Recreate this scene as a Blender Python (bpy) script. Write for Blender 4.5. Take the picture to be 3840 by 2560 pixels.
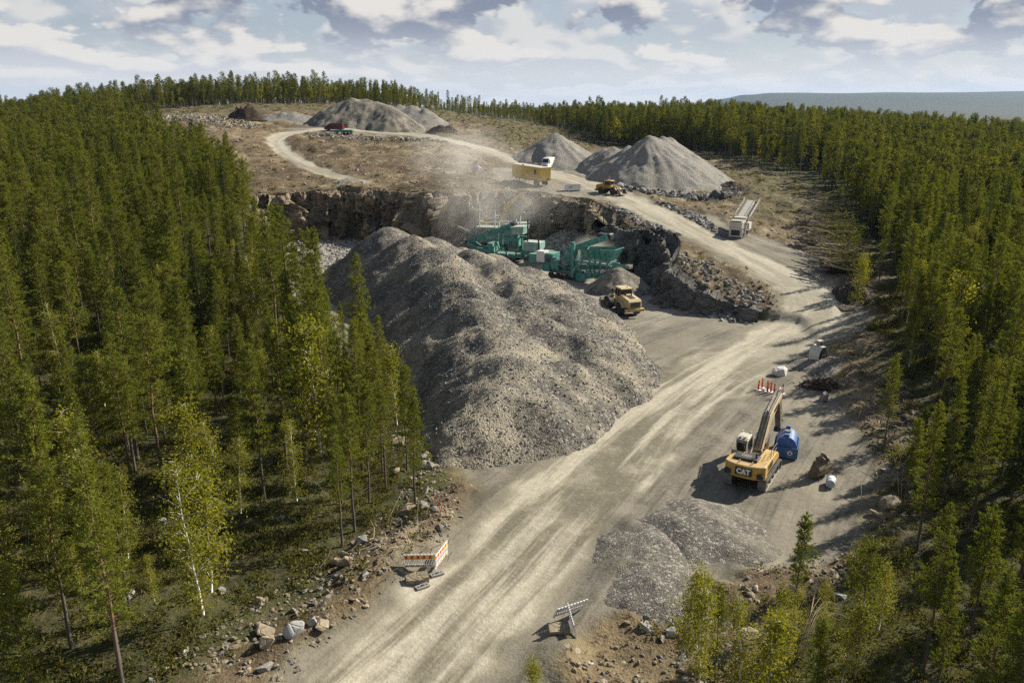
import bpy, math, random
import numpy as np
R = math.radians
random.seed(7)
RNG = np.random.default_rng(11)
for o in list(bpy.data.objects):
    bpy.data.objects.remove(o)
scene = bpy.context.scene
COL = scene.collection

# ------------------------------------------------------------------ camera
cam_d = bpy.data.cameras.new('camera')
cam_d.sensor_width = 36.0
cam_d.lens = 28.0
cam_d.clip_start = 0.5
cam_d.clip_end = 40000
cam = bpy.data.objects.new('camera', cam_d)
COL.objects.link(cam)
cam.location = (0, 0, 28)
cam.rotation_euler = (R(90 - 16.7), 0, 0)
scene.camera = cam

# ------------------------------------------------------------------ light
SUN_DIR = (0.87, 0.49)                      # towards the sun, in plan
SUN_EL = 33.5
sun_d = bpy.data.lights.new('sun', 'SUN')
sun_d.energy = 5.0
sun_d.angle = R(0.55)
sun_d.color = (1.0, 0.93, 0.80)
sun = bpy.data.objects.new('sun', sun_d)
COL.objects.link(sun)
_az = math.atan2(SUN_DIR[0], SUN_DIR[1])    # clockwise from +Y
sun.rotation_euler = (R(90 - SUN_EL), 0, math.pi - _az)
sun.location = (60, 60, 90)

def nd(nt, typ, **kw):
    n = nt.nodes.new(typ)
    for k, v in kw.items():
        if k == 'inp':
            for a, b in v.items():
                n.inputs[a].default_value = b
        else:
            setattr(n, k, v)
    return n

class G:
    """small helper to wire shader nodes"""
    def __init__(s, nt):
        s.nt = nt
    def lk(s, a, b):
        s.nt.links.new(a, b)
    def _in(s, sock, v):
        if isinstance(v, bpy.types.NodeSocket):
            s.lk(v, sock)
        elif v is not None:
            sock.default_value = v
    def math(s, op, a, b=None, clamp=False):
        n = s.nt.nodes.new('ShaderNodeMath')
        n.operation = op
        n.use_clamp = clamp
        s._in(n.inputs[0], a)
        if b is not None:
            s._in(n.inputs[1], b)
        return n.outputs[0]
    def vmath(s, op, a, b=None, sc=None):
        n = s.nt.nodes.new('ShaderNodeVectorMath')
        n.operation = op
        s._in(n.inputs[0], a)
        if b is not None:
            s._in(n.inputs[1], b)
        if sc is not None:
            s._in(n.inputs['Scale'], sc)
        return n.outputs['Value'] if op in ('LENGTH', 'DOT_PRODUCT') else n.outputs[0]
    def noise(s, vec, scale, detail=4, rough=0.55, dist=0.0):
        n = s.nt.nodes.new('ShaderNodeTexNoise')
        s._in(n.inputs['Vector'], vec)
        n.inputs['Scale'].default_value = scale
        n.inputs['Detail'].default_value = detail
        n.inputs['Roughness'].default_value = rough
        n.inputs['Distortion'].default_value = dist
        return n.outputs['Fac']
    def voro(s, vec, scale, feature='F1', out='Distance', rand=1.0):
        n = s.nt.nodes.new('ShaderNodeTexVoronoi')
        n.feature = feature
        s._in(n.inputs['Vector'], vec)
        n.inputs['Scale'].default_value = scale
        n.inputs['Randomness'].default_value = rand
        return n.outputs[out]
    def step(s, v, lo, hi, a=0.0, b=1.0):
        n = s.nt.nodes.new('ShaderNodeMapRange')
        n.interpolation_type = 'SMOOTHSTEP'
        s._in(n.inputs[0], v)
        for i, q in enumerate((lo, hi, a, b)):
            s._in(n.inputs[1 + i], q)
        return n.outputs[0]
    def mix(s, f, a, b, typ='MIX'):
        n = s.nt.nodes.new('ShaderNodeMix')
        n.data_type = 'RGBA'
        n.blend_type = typ
        s._in(n.inputs[0], f)
        for k, v in ((6, a), (7, b)):
            if isinstance(v, (tuple, list)) and len(v) == 3:
                v = (*v, 1)
            s._in(n.inputs[k], v)
        return n.outputs[2]
    def comb(s, x, y, z):
        n = s.nt.nodes.new('ShaderNodeCombineXYZ')
        for i, v in enumerate((x, y, z)):
            s._in(n.inputs[i], v)
        return n.outputs[0]
    def sep(s, v):
        n = s.nt.nodes.new('ShaderNodeSeparateXYZ')
        s.lk(v, n.inputs[0])
        return n.outputs
    def bump(s, h, strength, dist, normal=None):
        n = s.nt.nodes.new('ShaderNodeBump')
        n.inputs['Strength'].default_value = strength
        n.inputs['Distance'].default_value = dist
        s.lk(h, n.inputs['Height'])
        if normal is not None:
            s.lk(normal, n.inputs['Normal'])
        return n.outputs[0]

# ------------------------------------------------------------------ sky: nishita with cumulus all round
world = bpy.data.worlds.new('World')
scene.world = world
world.use_nodes = True
wt = world.node_tree
wt.nodes.clear()
g = G(wt)
w_out = nd(wt, 'ShaderNodeOutputWorld')
w_bg = nd(wt, 'ShaderNodeBackground')
w_bg.inputs[1].default_value = 0.05
sky = nd(wt, 'ShaderNodeTexSky', sky_type='NISHITA')
sky.sun_disc = False
sky.sun_elevation = R(SUN_EL)
sky.sun_rotation = _az
sky.altitude = 200
sky.air_density = 1.1
sky.dust_density = 0.6
dirv = nd(wt, 'ShaderNodeTexCoord').outputs['Generated']
sx, sy, sz = g.sep(dirv)
zz = g.math('MAXIMUM', sz, 0.0)
hl = g.math('SQRT', g.math('ADD', g.math('ADD', g.math('MULTIPLY', sx, sx), g.math('MULTIPLY', sy, sy)), 1e-4))
lz = g.math('LOGARITHM', g.math('ADD', zz, 0.06), 2.718)
def cloudvec(R0, kz, off, dz=0.0, dxs=0.0):
    return g.comb(g.math('ADD', g.math('MULTIPLY', g.math('DIVIDE', sx, hl), R0), off + dxs),
                  g.math('MULTIPLY', g.math('DIVIDE', sy, hl), R0),
                  g.math('ADD', g.math('MULTIPLY', lz, kz), dz))
def puffs(v, det):
    a = g.noise(v, 1.0, 2, .5)
    warp = g.vmath('ADD', v, g.vmath('SCALE', g.comb(a, g.noise(v, 2.3, 1, .5), 0.0), sc=.6))
    h = g.math('SUBTRACT', a, g.math('MULTIPLY', g.voro(warp, 2.6), .17))
    if det:
        h = g.math('SUBTRACT', h, g.math('MULTIPLY', g.voro(warp, 6.0), .10))
        h = g.math('SUBTRACT', h, g.math('MULTIPLY', g.voro(warp, 15.0), .05))
    return g.math('ADD', h, g.math('MULTIPLY', g.noise(v, 12.0, 2, .6), .09)), a
def cloud_layer(R0, kz, off, cov, edge, det):
    a, a0 = puffs(cloudvec(R0, kz, off), det)
    b, b0 = puffs(cloudvec(R0, kz, off, .20, .08), det)
    cover = g.step(a, cov - edge, cov + edge)
    lit = g.math('ADD', g.math('MULTIPLY', g.math('SUBTRACT', a, b), 2.0), g.math('MULTIPLY', g.math('SUBTRACT', a0, b0), 3.2))
    return cover, g.step(lit, -0.24, 0.40)
c1, l1 = cloud_layer(7.6, 2.2, 3.1, 0.362, .034, True)
c2, l2 = cloud_layer(11.0, 2.6, 9.7, 0.405, .07, False)
warm = (10.2, 9.7, 9.0)
base = g.mix(g.step(zz, .025, .11), (6.3, 6.7, 7.5), (3.0, 3.4, 4.4))
col1 = g.mix(l1, base, warm)
col2 = g.mix(l2, (6.3, 6.7, 7.4), (9.8, 9.5, 9.0))
high = g.step(zz, 0.13, 0.42)  # clouds and pale veil thinned overhead, above the view, to cut fill light
horizon = g.step(zz, 0.0, 0.085, 1.0, 0.0)
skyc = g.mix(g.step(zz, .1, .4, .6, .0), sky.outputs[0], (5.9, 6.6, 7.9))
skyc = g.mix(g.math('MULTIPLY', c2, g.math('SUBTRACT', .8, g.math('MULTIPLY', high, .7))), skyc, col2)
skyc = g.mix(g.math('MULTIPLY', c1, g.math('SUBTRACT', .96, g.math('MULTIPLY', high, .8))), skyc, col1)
skyc = g.mix(g.math('MULTIPLY', horizon, 0.75), skyc, (10.6, 10.6, 10.5))
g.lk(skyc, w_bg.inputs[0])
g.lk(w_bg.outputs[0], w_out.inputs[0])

vs = scene.view_settings
vs.view_transform = 'Standard'
vs.look = 'None'
vs.exposure = 0.7
vs.gamma = 1.0
vs.use_curve_mapping = False
scene.render.engine = 'CYCLES'
cy = scene.cycles
cy.max_bounces = 4
cy.diffuse_bounces = 1
cy.glossy_bounces = 2
cy.transmission_bounces = 3
cy.transparent_max_bounces = 8
cy.volume_bounces = 1
cy.use_denoising = False
cy.volume_step_rate = 1.0
cy.volume_max_steps = 128

# ------------------------------------------------------------------ numpy noise
def _hash(ix, iy, seed):
    h = (ix.astype(np.int64) * 374761393 + iy.astype(np.int64) * 668265263 + seed * 1442695041) & 0xffffffff
    h = ((h ^ (h >> 13)) * 1274126177) & 0xffffffff
    return ((h ^ (h >> 16)) & 0xffffff) / float(0xffffff)
def vnoise(x, y, seed=0):
    ix = np.floor(x); iy = np.floor(y)
    fx = x - ix; fy = y - iy
    ix = ix.astype(np.int64); iy = iy.astype(np.int64)
    u = fx * fx * fx * (fx * (fx * 6 - 15) + 10); v = fy * fy * fy * (fy * (fy * 6 - 15) + 10)
    a = _hash(ix, iy, seed); b = _hash(ix + 1, iy, seed)
    c = _hash(ix, iy + 1, seed); d = _hash(ix + 1, iy + 1, seed)
    return (a + (b - a) * u + (c - a) * v + (a - b - c + d) * u * v) * 2 - 1
def fbm(x, y, sc, oct=4, seed=0, gain=0.5):
    s = np.zeros_like(x, dtype=float); a = 1.0; f = 1.0 / sc
    for i in range(oct):
        s += a * vnoise(x * f + 13.7 * i, y * f - 7.1 * i, seed + i)
        a *= gain; f *= 2.03
    return s
def sstep(a, b, x):
    t = np.clip((x - a) / (b - a), 0, 1)
    return t * t * (3 - 2 * t)
def poly_sd(x, y, P):
    """signed distance to a closed polygon in plan, positive inside"""
    d2 = np.full(x.shape, 1e18); ins = np.zeros(x.shape, bool)
    n = len(P)
    for i in range(n):
        x0, y0 = P[i]; x1, y1 = P[(i + 1) % n]
        ex, ey = x1 - x0, y1 - y0
        t = np.clip(((x - x0) * ex + (y - y0) * ey) / (ex * ex + ey * ey + 1e-9), 0, 1)
        d2 = np.minimum(d2, (x - x0 - t * ex) ** 2 + (y - y0 - t * ey) ** 2)
        c = ((y0 > y) != (y1 > y)) & (x < (x1 - x0) * (y - y0) / ((y1 - y0) if y1 != y0 else 1e-9) + x0)
        ins ^= c
    return np.where(ins, 1, -1) * np.sqrt(d2)
def line_dist(x, y, P, W):
    """distance beyond the half width, arc length and offset along a polyline of varying half width"""
    best = np.full(x.shape, 1e9); S = np.zeros(x.shape); L = np.zeros(x.shape); s0 = 0.0
    for i in range(len(P) - 1):
        x0, y0 = P[i]; x1, y1 = P[i + 1]
        ex, ey = x1 - x0, y1 - y0; ln = math.hypot(ex, ey)
        t = np.clip(((x - x0) * ex + (y - y0) * ey) / (ln * ln), 0, 1)
        dd = np.hypot(x - x0 - t * ex, y - y0 - t * ey)
        ww = dd - (W[i] + (W[i + 1] - W[i]) * t)
        m = ww < best
        best = np.where(m, ww, best)
        S = np.where(m, s0 + t * ln, S)
        L = np.where(m, ((x - x0) * -ey + (y - y0) * ex) / ln, L)
        s0 += ln
    return best, S, L
def chaikin(P, n=2, closed=False):
    P = [tuple(p) for p in P]
    for _ in range(n):
        Q = [] if closed else [P[0]]
        for i in range(len(P) if closed else len(P) - 1):
            a, b = P[i], P[(i + 1) % len(P)]
            Q.append(tuple(.75 * u + .25 * v for u, v in zip(a, b)))
            Q.append(tuple(.25 * u + .75 * v for u, v in zip(a, b)))
        if not closed:
            Q.append(P[-1])
        P = Q
    return P

# ------------------------------------------------------------------ terrain
ROAD = chaikin([(-16, 14, 3.6), (-6.2, 33.5, 3.7), (3.6, 52, 4.0), (11.2, 66, 4.6), (20, 79, 5.2), (29, 90, 4.4), (37, 98, 4.2), (42.5, 107, 4.0),
                (41.5, 116, 3.8), (37.5, 124, 3.6), (32.5, 132, 3.6), (27.5, 142.5, 3.6), (21.7, 158, 3.8), (15.2, 183, 4.2),
                (8.1, 205, 3.6), (-3.1, 222, 2.9), (-16.3, 243, 2.8), (-29.5, 257, 4), (-46, 264, 6), (-60, 262, 5)], 2)
SPUR = chaikin([(-60, 260, 4), (-68, 250, 3.4), (-69, 238, 2.9), (-62, 222, 2.7), (-51.7, 203, 2.4), (-43, 192, 2.2), (-38, 185, 2.0)], 2)
CP = [  # x, y, z of the natural surface
 (-8, 14, 0), (-3, 33, 0), (6, 52, 0), (12, 66, 0), (20, 79, 0), (29, 90, 0.1), (37, 98, .5), (42.5, 107, 1.4), (41.5, 116, 2.7),
 (37.5, 124, 4.3), (32.5, 132, 6.3), (27.5, 142.5, 8.3), (21.7, 158, 10), (15.2, 183, 11), (8.1, 205, 11.7), (-3.1, 222, 14.4),
 (-16.3, 243, 16.9), (-29.5, 258, 18.5), (-46, 264, 19.2), (-55, 255, 19.6), (-65, 258, 19.5), (-52, 270, 20.2), (-80, 290, 21.5), (-34, 285, 20.6),
 (-122, 300, 24), (-104, 255, 20.9), (-83, 215, 15.4), (-67, 190, 11.9), (-55, 172, 9.9), (-69, 240, 17.9), (-62, 222, 15.2), (-52, 203, 12.9),
 (-43, 192, 11.7), (-38, 184, 11.1), (-115, 380, 27), (-83, 370, 27), (-51, 370, 26), (-45, 480, 23.5), (8, 450, 15), (23.7, 300, 14), (-10, 330, 20),
 (-36, 245, 17.6), (-32, 220, 15.6), (-23, 190, 11.9), (38, 290, 12.5), (64, 255, 12.5), (66, 215, 9.8), (69, 190, 7.9), (60, 140, 4.2),
 (-33, 171, 10), (-15, 165, 10), (2, 167, 10.7), (10, 160, 10.4), (5, 174, 11), (12, 222, 12.2), (32, 195, 10.6), (30, 176, 10.3), (26, 215, 11.5), (39, 205, 10.8),
 (38.9, 136, 5.8), (50, 160, 7.2), (48, 128, 4), (53, 115, 2.8), (45, 92, 1.4), (40, 78, .8), (35, 65, .4), (28, 50, 0), (18, 39, 0), (8, 30, 0), (20, 20, 0), (45, 40, .8),
 (60, 60, 2), (80, 90, 3), (100, 150, 4), (120, 200, 5), (225, 350, 5), (110, 450, 15), (60, 470, 15), (170, 420, 9), (300, 500, -6), (200, 650, 0), (60, 700, 4), (0, 700, 6),
 (-5, 58, .2), (-9, 66, 1), (-14, 76, 1.8), (-24, 98, 4), (-34, 112, 7), (-45, 140, 9), (-60, 100, 8), (-60, 60, 5), (-40, 40, 2.4), (-20, 36, 1), (-12, 46, .5), (-25, 60, 2.2), (-90, 150, 12.5),
 (-100, 100, 10), (-128, 200, 12.5), (-150, 250, 14.5), (-200, 300, 14), (-170, 380, 24), (-250, 400, 15), (-120, 480, 25), (-160, 150, 11), (-100, 40, 7), (-60, 15, 3), (-30, 15, 1),
 (-250, 650, 15), (-120, 700, 12), (400, 300, -12), (300, 150, -2), (180, 60, 2), (400, 650, -22), (-400, 500, 10), (-400, 200, 10), (-350, 750, 2),
 (27, 118, 4.6), (31, 112, 3.0), (35, 106, 1.7), (24, 128, 6), (22, 140, 7.6)]
CPA = np.array(CP, float)
def _tps_k(r2):
    return 0.5 * r2 * np.log(r2 + 1e-9)
def _solve():
    X = CPA[:, :2] / 100.0; n = len(X)
    K = _tps_k(((X[:, None] - X[None]) ** 2).sum(-1)) + np.eye(n) * 2e-4
    Pm = np.hstack([np.ones((n, 1)), X])
    A = np.zeros((n + 3, n + 3)); A[:n, :n] = K; A[:n, n:] = Pm; A[n:, :n] = Pm.T
    return X, np.linalg.solve(A, np.concatenate([CPA[:, 2], np.zeros(3)]))
_X, _Wt = _solve()
GX0, GY0, GS = -420.0, -60.0, 3.0
_gx = np.arange(GX0, 421, GS); _gy = np.arange(GY0, 781, GS)
def _grid():
    mx, my = np.meshgrid(_gx, _gy)
    q = np.stack([mx.ravel(), my.ravel()], 1) / 100.0
    out = np.empty(len(q))
    for i in range(0, len(q), 20000):
        b = q[i:i + 20000]
        out[i:i + 20000] = _tps_k(((b[:, None] - _X[None]) ** 2).sum(-1)) @ _Wt[:len(_X)] + _Wt[len(_X)] + b @ _Wt[len(_X) + 1:]
    return out.reshape(mx.shape)
_UG = _grid()
def U(x, y):
    fx = np.clip((x - GX0) / GS, 0, len(_gx) - 1.001); fy = np.clip((y - GY0) / GS, 0, len(_gy) - 1.001)
    i = fx.astype(int); j = fy.astype(int); a = fx - i; b = fy - j
    return (_UG[j, i] * (1 - a) + _UG[j, i + 1] * a) * (1 - b) + (_UG[j + 1, i] * (1 - a) + _UG[j + 1, i + 1] * a) * b

_rng = random.Random(5)
CLIFF = [(-36, 117), (-41, 131), (-48, 147), (-54, 158), (-54.5, 166), (-50, 168.5), (-47, 167), (-44, 170.5), (-40, 169), (-36, 171), (-32, 169.5), (-28, 171), (-24, 169),
         (-20, 167.5), (-16, 163), (-11.5, 162.5), (-8, 165.5), (-3, 164), (2, 164), (6, 160), (9.5, 156), (13, 154), (16, 149), (18, 143), (17.5, 138), (20, 135.5), (24, 134), (25.5, 129), (24, 123),
         (22.6, 117), (25, 110), (29, 105), (33, 102.5), (37, 101)]
PIT = CLIFF + [(36, 92), (30, 60), (16, 20), (-10, 20), (-2.5, 49), (-4, 57), (-8, 65), (-14, 76), (-20, 88), (-30, 104)]
def FLOOR(x, y):
    z = 4.5 * np.exp(-(((x + 1) / 11) ** 2 + ((y - 161) / 7) ** 2)) + 4.6 * np.exp(-(((x - 11) / 6.5) ** 2 + ((y - 150) / 7) ** 2))
    z += 1.2 * np.exp(-(((x + 45) / 9) ** 2 + ((y - 150) / 18) ** 2))
    return z
YARD = [(-18, 14), (-10.8, 33.5), (-8, 39), (-5.2, 43.5), (-3.6, 48), (-2.6, 52), (-4, 58), (4, 66), (16, 79), (17, 95), (14, 115), (4, 138), (-8, 150), (-20, 160), (-30, 167), (-50, 165), (-52, 155), (-40, 132), (-34, 118), (-20, 150), (0, 158), (18, 142), (20, 126), (21, 114), (25, 106), (31, 101),
        (38, 101), (40, 111), (44, 119), (47, 112), (47, 100), (42, 92), (36, 87), (31.5, 80), (27.5, 72), (26.5, 63), (27, 54), (23, 47), (15, 43), (8, 42), (3.5, 38), (1.5, 31), (-1, 14)]
PLAT = [(-74, 262), (-66, 275), (-92, 284), (-92, 300), (-66, 300), (-64, 290), (-30, 305), (-22, 290), (-26, 268), (-24, 254), (-40, 248), (-60, 250)]
PLAT2 = [(28, 163), (21, 176), (13, 205), (2, 226), (14, 236), (26, 226), (48, 208), (46, 186), (40, 177), (33, 168)]
PLAT2B = [(4, 166), (12, 157), (24, 150), (26, 160), (20, 180), (12, 200), (2, 205), (-6, 200), (-2, 180)]
APRON = [(28, 142), (34, 150), (38, 148), (40, 140), (47, 136), (52, 128), (52, 118), (46, 112), (38, 124), (32, 134)]
CLEAR = [(-6, 55), (-9, 65), (-14, 76), (-24, 92), (-32, 108), (-40, 125), (-50, 148), (-58, 164), (-72, 190), (-92, 215), (-118, 250), (-160, 295), (-150, 340), (-115, 372), (-83, 366), (-51, 366), (-40, 480), (0, 470), (20, 385), (30, 300), (48, 272), (60, 255), (64, 225),
         (76, 200), (67, 160), (63, 142), (56, 120), (47, 97), (40, 80), (36, 66), (29, 54), (21, 43), (14, 37), (6, 30), (2, 14), (-22, 14), (-17, 31), (-15, 37), (-12.5, 41), (-9.5, 46), (-6.8, 50)]
GRASSY = [(-160, 300), (-100, 300), (-95, 318), (-60, 318), (-20, 330), (-8, 300), (-14, 262), (2, 236), (24, 240), (30, 300), (20, 385), (0, 470), (-40, 480), (-51, 366), (-115, 372)]
GRASSY2 = [(48, 200), (58, 225), (64, 225), (74, 200), (62, 160), (58, 142), (54, 150), (46, 150), (44, 175)]

def terrain(x, y, full=False):
    x = np.asarray(x, float); y = np.asarray(y, float)
    u = U(x, y)
    far = sstep(380, 700, np.hypot(x, y - 200))
    rid = np.clip((y - 3800 + 900 * fbm(x, y, 5200, 3, 40)) / 3600, 0, 1)
    rid = rid * sstep(.20, .33, x / np.maximum(y, 1.0) + .03 * fbm(x, y, 1500, 3, 46))
    zf = -26 + 8 * fbm(x, y, 900, 3, 44) + sstep(0, 1, rid) * (135 + 24 * fbm(x, y, 2600, 4, 50)) + 5 * fbm(x, y, 160, 3, 52)
    u = u * (1 - far) + zf * far
    sd = poly_sd(x, y, PIT)
    wx = x + 1.2 * fbm(x, y, 5, 3, 60); wy_ = y + 1.2 * fbm(x, y, 5, 3, 61)
    inpit = sstep(-2.0, -0.3, sd)
    fl = FLOOR(x, y)
    z = u * (1 - inpit) + np.minimum(u, fl) * inpit
    dr, S, L = line_dist(x, y, [p[:2] for p in ROAD], [p[2] for p in ROAD])
    ds, S2, L2 = line_dist(x, y, [p[:2] for p in SPUR], [p[2] for p in SPUR])
    drw = dr + .9 * fbm(x, y, 3.5, 3, 70); dsw = ds + .6 * fbm(x, y, 3, 3, 71)
    road = np.maximum(sstep(0.5, -0.9, drw), sstep(0.4, -0.5, dsw))
    m = np.zeros_like(x)
    for P in (YARD, PLAT, PLAT2, PLAT2B, APRON):
        m = np.maximum(m, sstep(-1.0, 1.0, poly_sd(wx, wy_, P) + .5 * fbm(x, y, 2.2, 2, 73)))
    m = np.maximum(m, sstep(-.5, 1.0, sd) * sstep(52, 57, y))
    gravel = np.maximum(m, sstep(2.2, .4, drw) * .9)
    csd = poly_sd(wx, wy_, CLEAR)
    dirt = sstep(-1.5, 2.0, csd + 1.5 * fbm(x, y, 7, 3, 74))
    grass = np.maximum(sstep(-6, 6, poly_sd(wx, wy_, GRASSY) + 4 * fbm(x, y, 12, 3, 75)), sstep(-4, 4, poly_sd(wx, wy_, GRASSY2) + 3 * fbm(x, y, 9, 3, 76)))
    flat = np.maximum(road, gravel)
    near = 1 - sstep(300, 480, np.hypot(x, y - 130))
    rough = (.42 * fbm(x, y, 4.5, 4, 80) + .24 * np.abs(fbm(x, y, 1.7, 3, 81)) + .5 * dirt * np.maximum(fbm(x, y, 11, 3, 84), 0)) * near
    z = z + rough * (1 - flat) * (.55 + .45 * dirt) + flat * near * (.05 * fbm(x, y, 3.0, 3, 82) + .06 * fbm(x, y, 9, 2, 83))
    ruts = np.cos(np.clip(np.abs(np.abs(L) - 1.1), 0, .5) * 2 * math.pi) * .5 + .5
    z = z - road * near * .05 * ruts
    # berm of pushed soil along the entrance road and the quarry rim
    berm = np.exp(-((drw - 2.6) / 1.3) ** 2) * sstep(60, 48, y) * (.45 + .35 * fbm(x, y, 4, 2, 85))
    z = z + np.where(x < 12, berm, 0) * (1 - road)
    if not full:
        return z
    S = np.where(ds < dr, S2 + 300, S); L = np.where(ds < dr, L2, L)
    pits = sstep(-1, 2.5, sd) * sstep(95, 120, y)
    return z, road, gravel * (1 - road), dirt * (1 - flat), grass, S, L, pits
def gz(x, y):
    return float(terrain(np.array([x]), np.array([y]))[0])

def arr(a, b, n):
    return list(np.linspace(a, b, n, endpoint=False))
def grow(a, step, k, end):
    out = []; v = a
    while abs(v) < abs(end):
        step *= k; v += step if end > a else -step; out.append(v)
    return out
xs = sorted(grow(-135, .9, 1.12, -6500)) + arr(-135, -62, 75) + arr(-62, -26, 68) + arr(-26, 44, 150) + arr(44, 70, 46) + arr(70, 120, 50) + [120] + grow(120, 1.1, 1.12, 6500)
ys = sorted(grow(16, .8, 1.3, -400)) + arr(16, 70, 125) + arr(70, 180, 200) + arr(180, 300, 130) + arr(300, 380, 50) + [380] + grow(380, 1.8, 1.055, 9000)
MX, MY = np.meshgrid(np.array(xs), np.array(ys))
TZ, T_road, T_grav, T_dirt, T_grass, T_S, T_L, T_pit = terrain(MX.ravel(), MY.ravel(), True)
TV = np.stack([MX.ravel(), MY.ravel(), TZ], 1)

# ------------------------------------------------------------------ materials
def mat(name, build=None, color=(.5, .5, .5), rough=.7, metal=0.0, noise_amt=0.0, noise_scale=3.0, dirt=None, dirt_amt=0.0, bump=0.0):
    m = bpy.data.materials.new(name)
    m.use_nodes = True
    nt = m.node_tree
    bs = nt.nodes['Principled BSDF']
    g = G(nt)
    if build:
        build(g, nt, bs)
        return m
    bs.inputs['Roughness'].default_value = rough
    bs.inputs['Metallic'].default_value = metal
    pos = nd(nt, 'ShaderNodeTexCoord').outputs['Object']
    n = g.noise(pos, noise_scale, 5, .6)
    c = g.mix(g.step(n, .3, .7), tuple(v * (1 - noise_amt) for v in color), tuple(min(1, v * (1 + noise_amt * .6)) for v in color))
    if dirt:
        n2 = g.noise(pos, noise_scale * .55, 6, .65)
        nz = g.sep(nd(nt, 'ShaderNodeNewGeometry').outputs['Normal'])[2]
        k = g.math('ADD', g.step(n2, .46, .68), g.math('MULTIPLY', g.step(nz, .2, .9), .55), True)
        c = g.mix(g.math('MULTIPLY', k, dirt_amt), c, dirt)
    g.lk(c, bs.inputs['Base Color'])
    if bump:
        g.lk(g.bump(g.noise(pos, noise_scale * 6, 4, .6), .6, bump), bs.inputs['Normal'])
    return m

def _stones(g, pos, sc):
    d = g.voro(pos, sc)
    cc = g.voro(pos, sc, out='Color')
    return d, g.sep(cc)[0]

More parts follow.
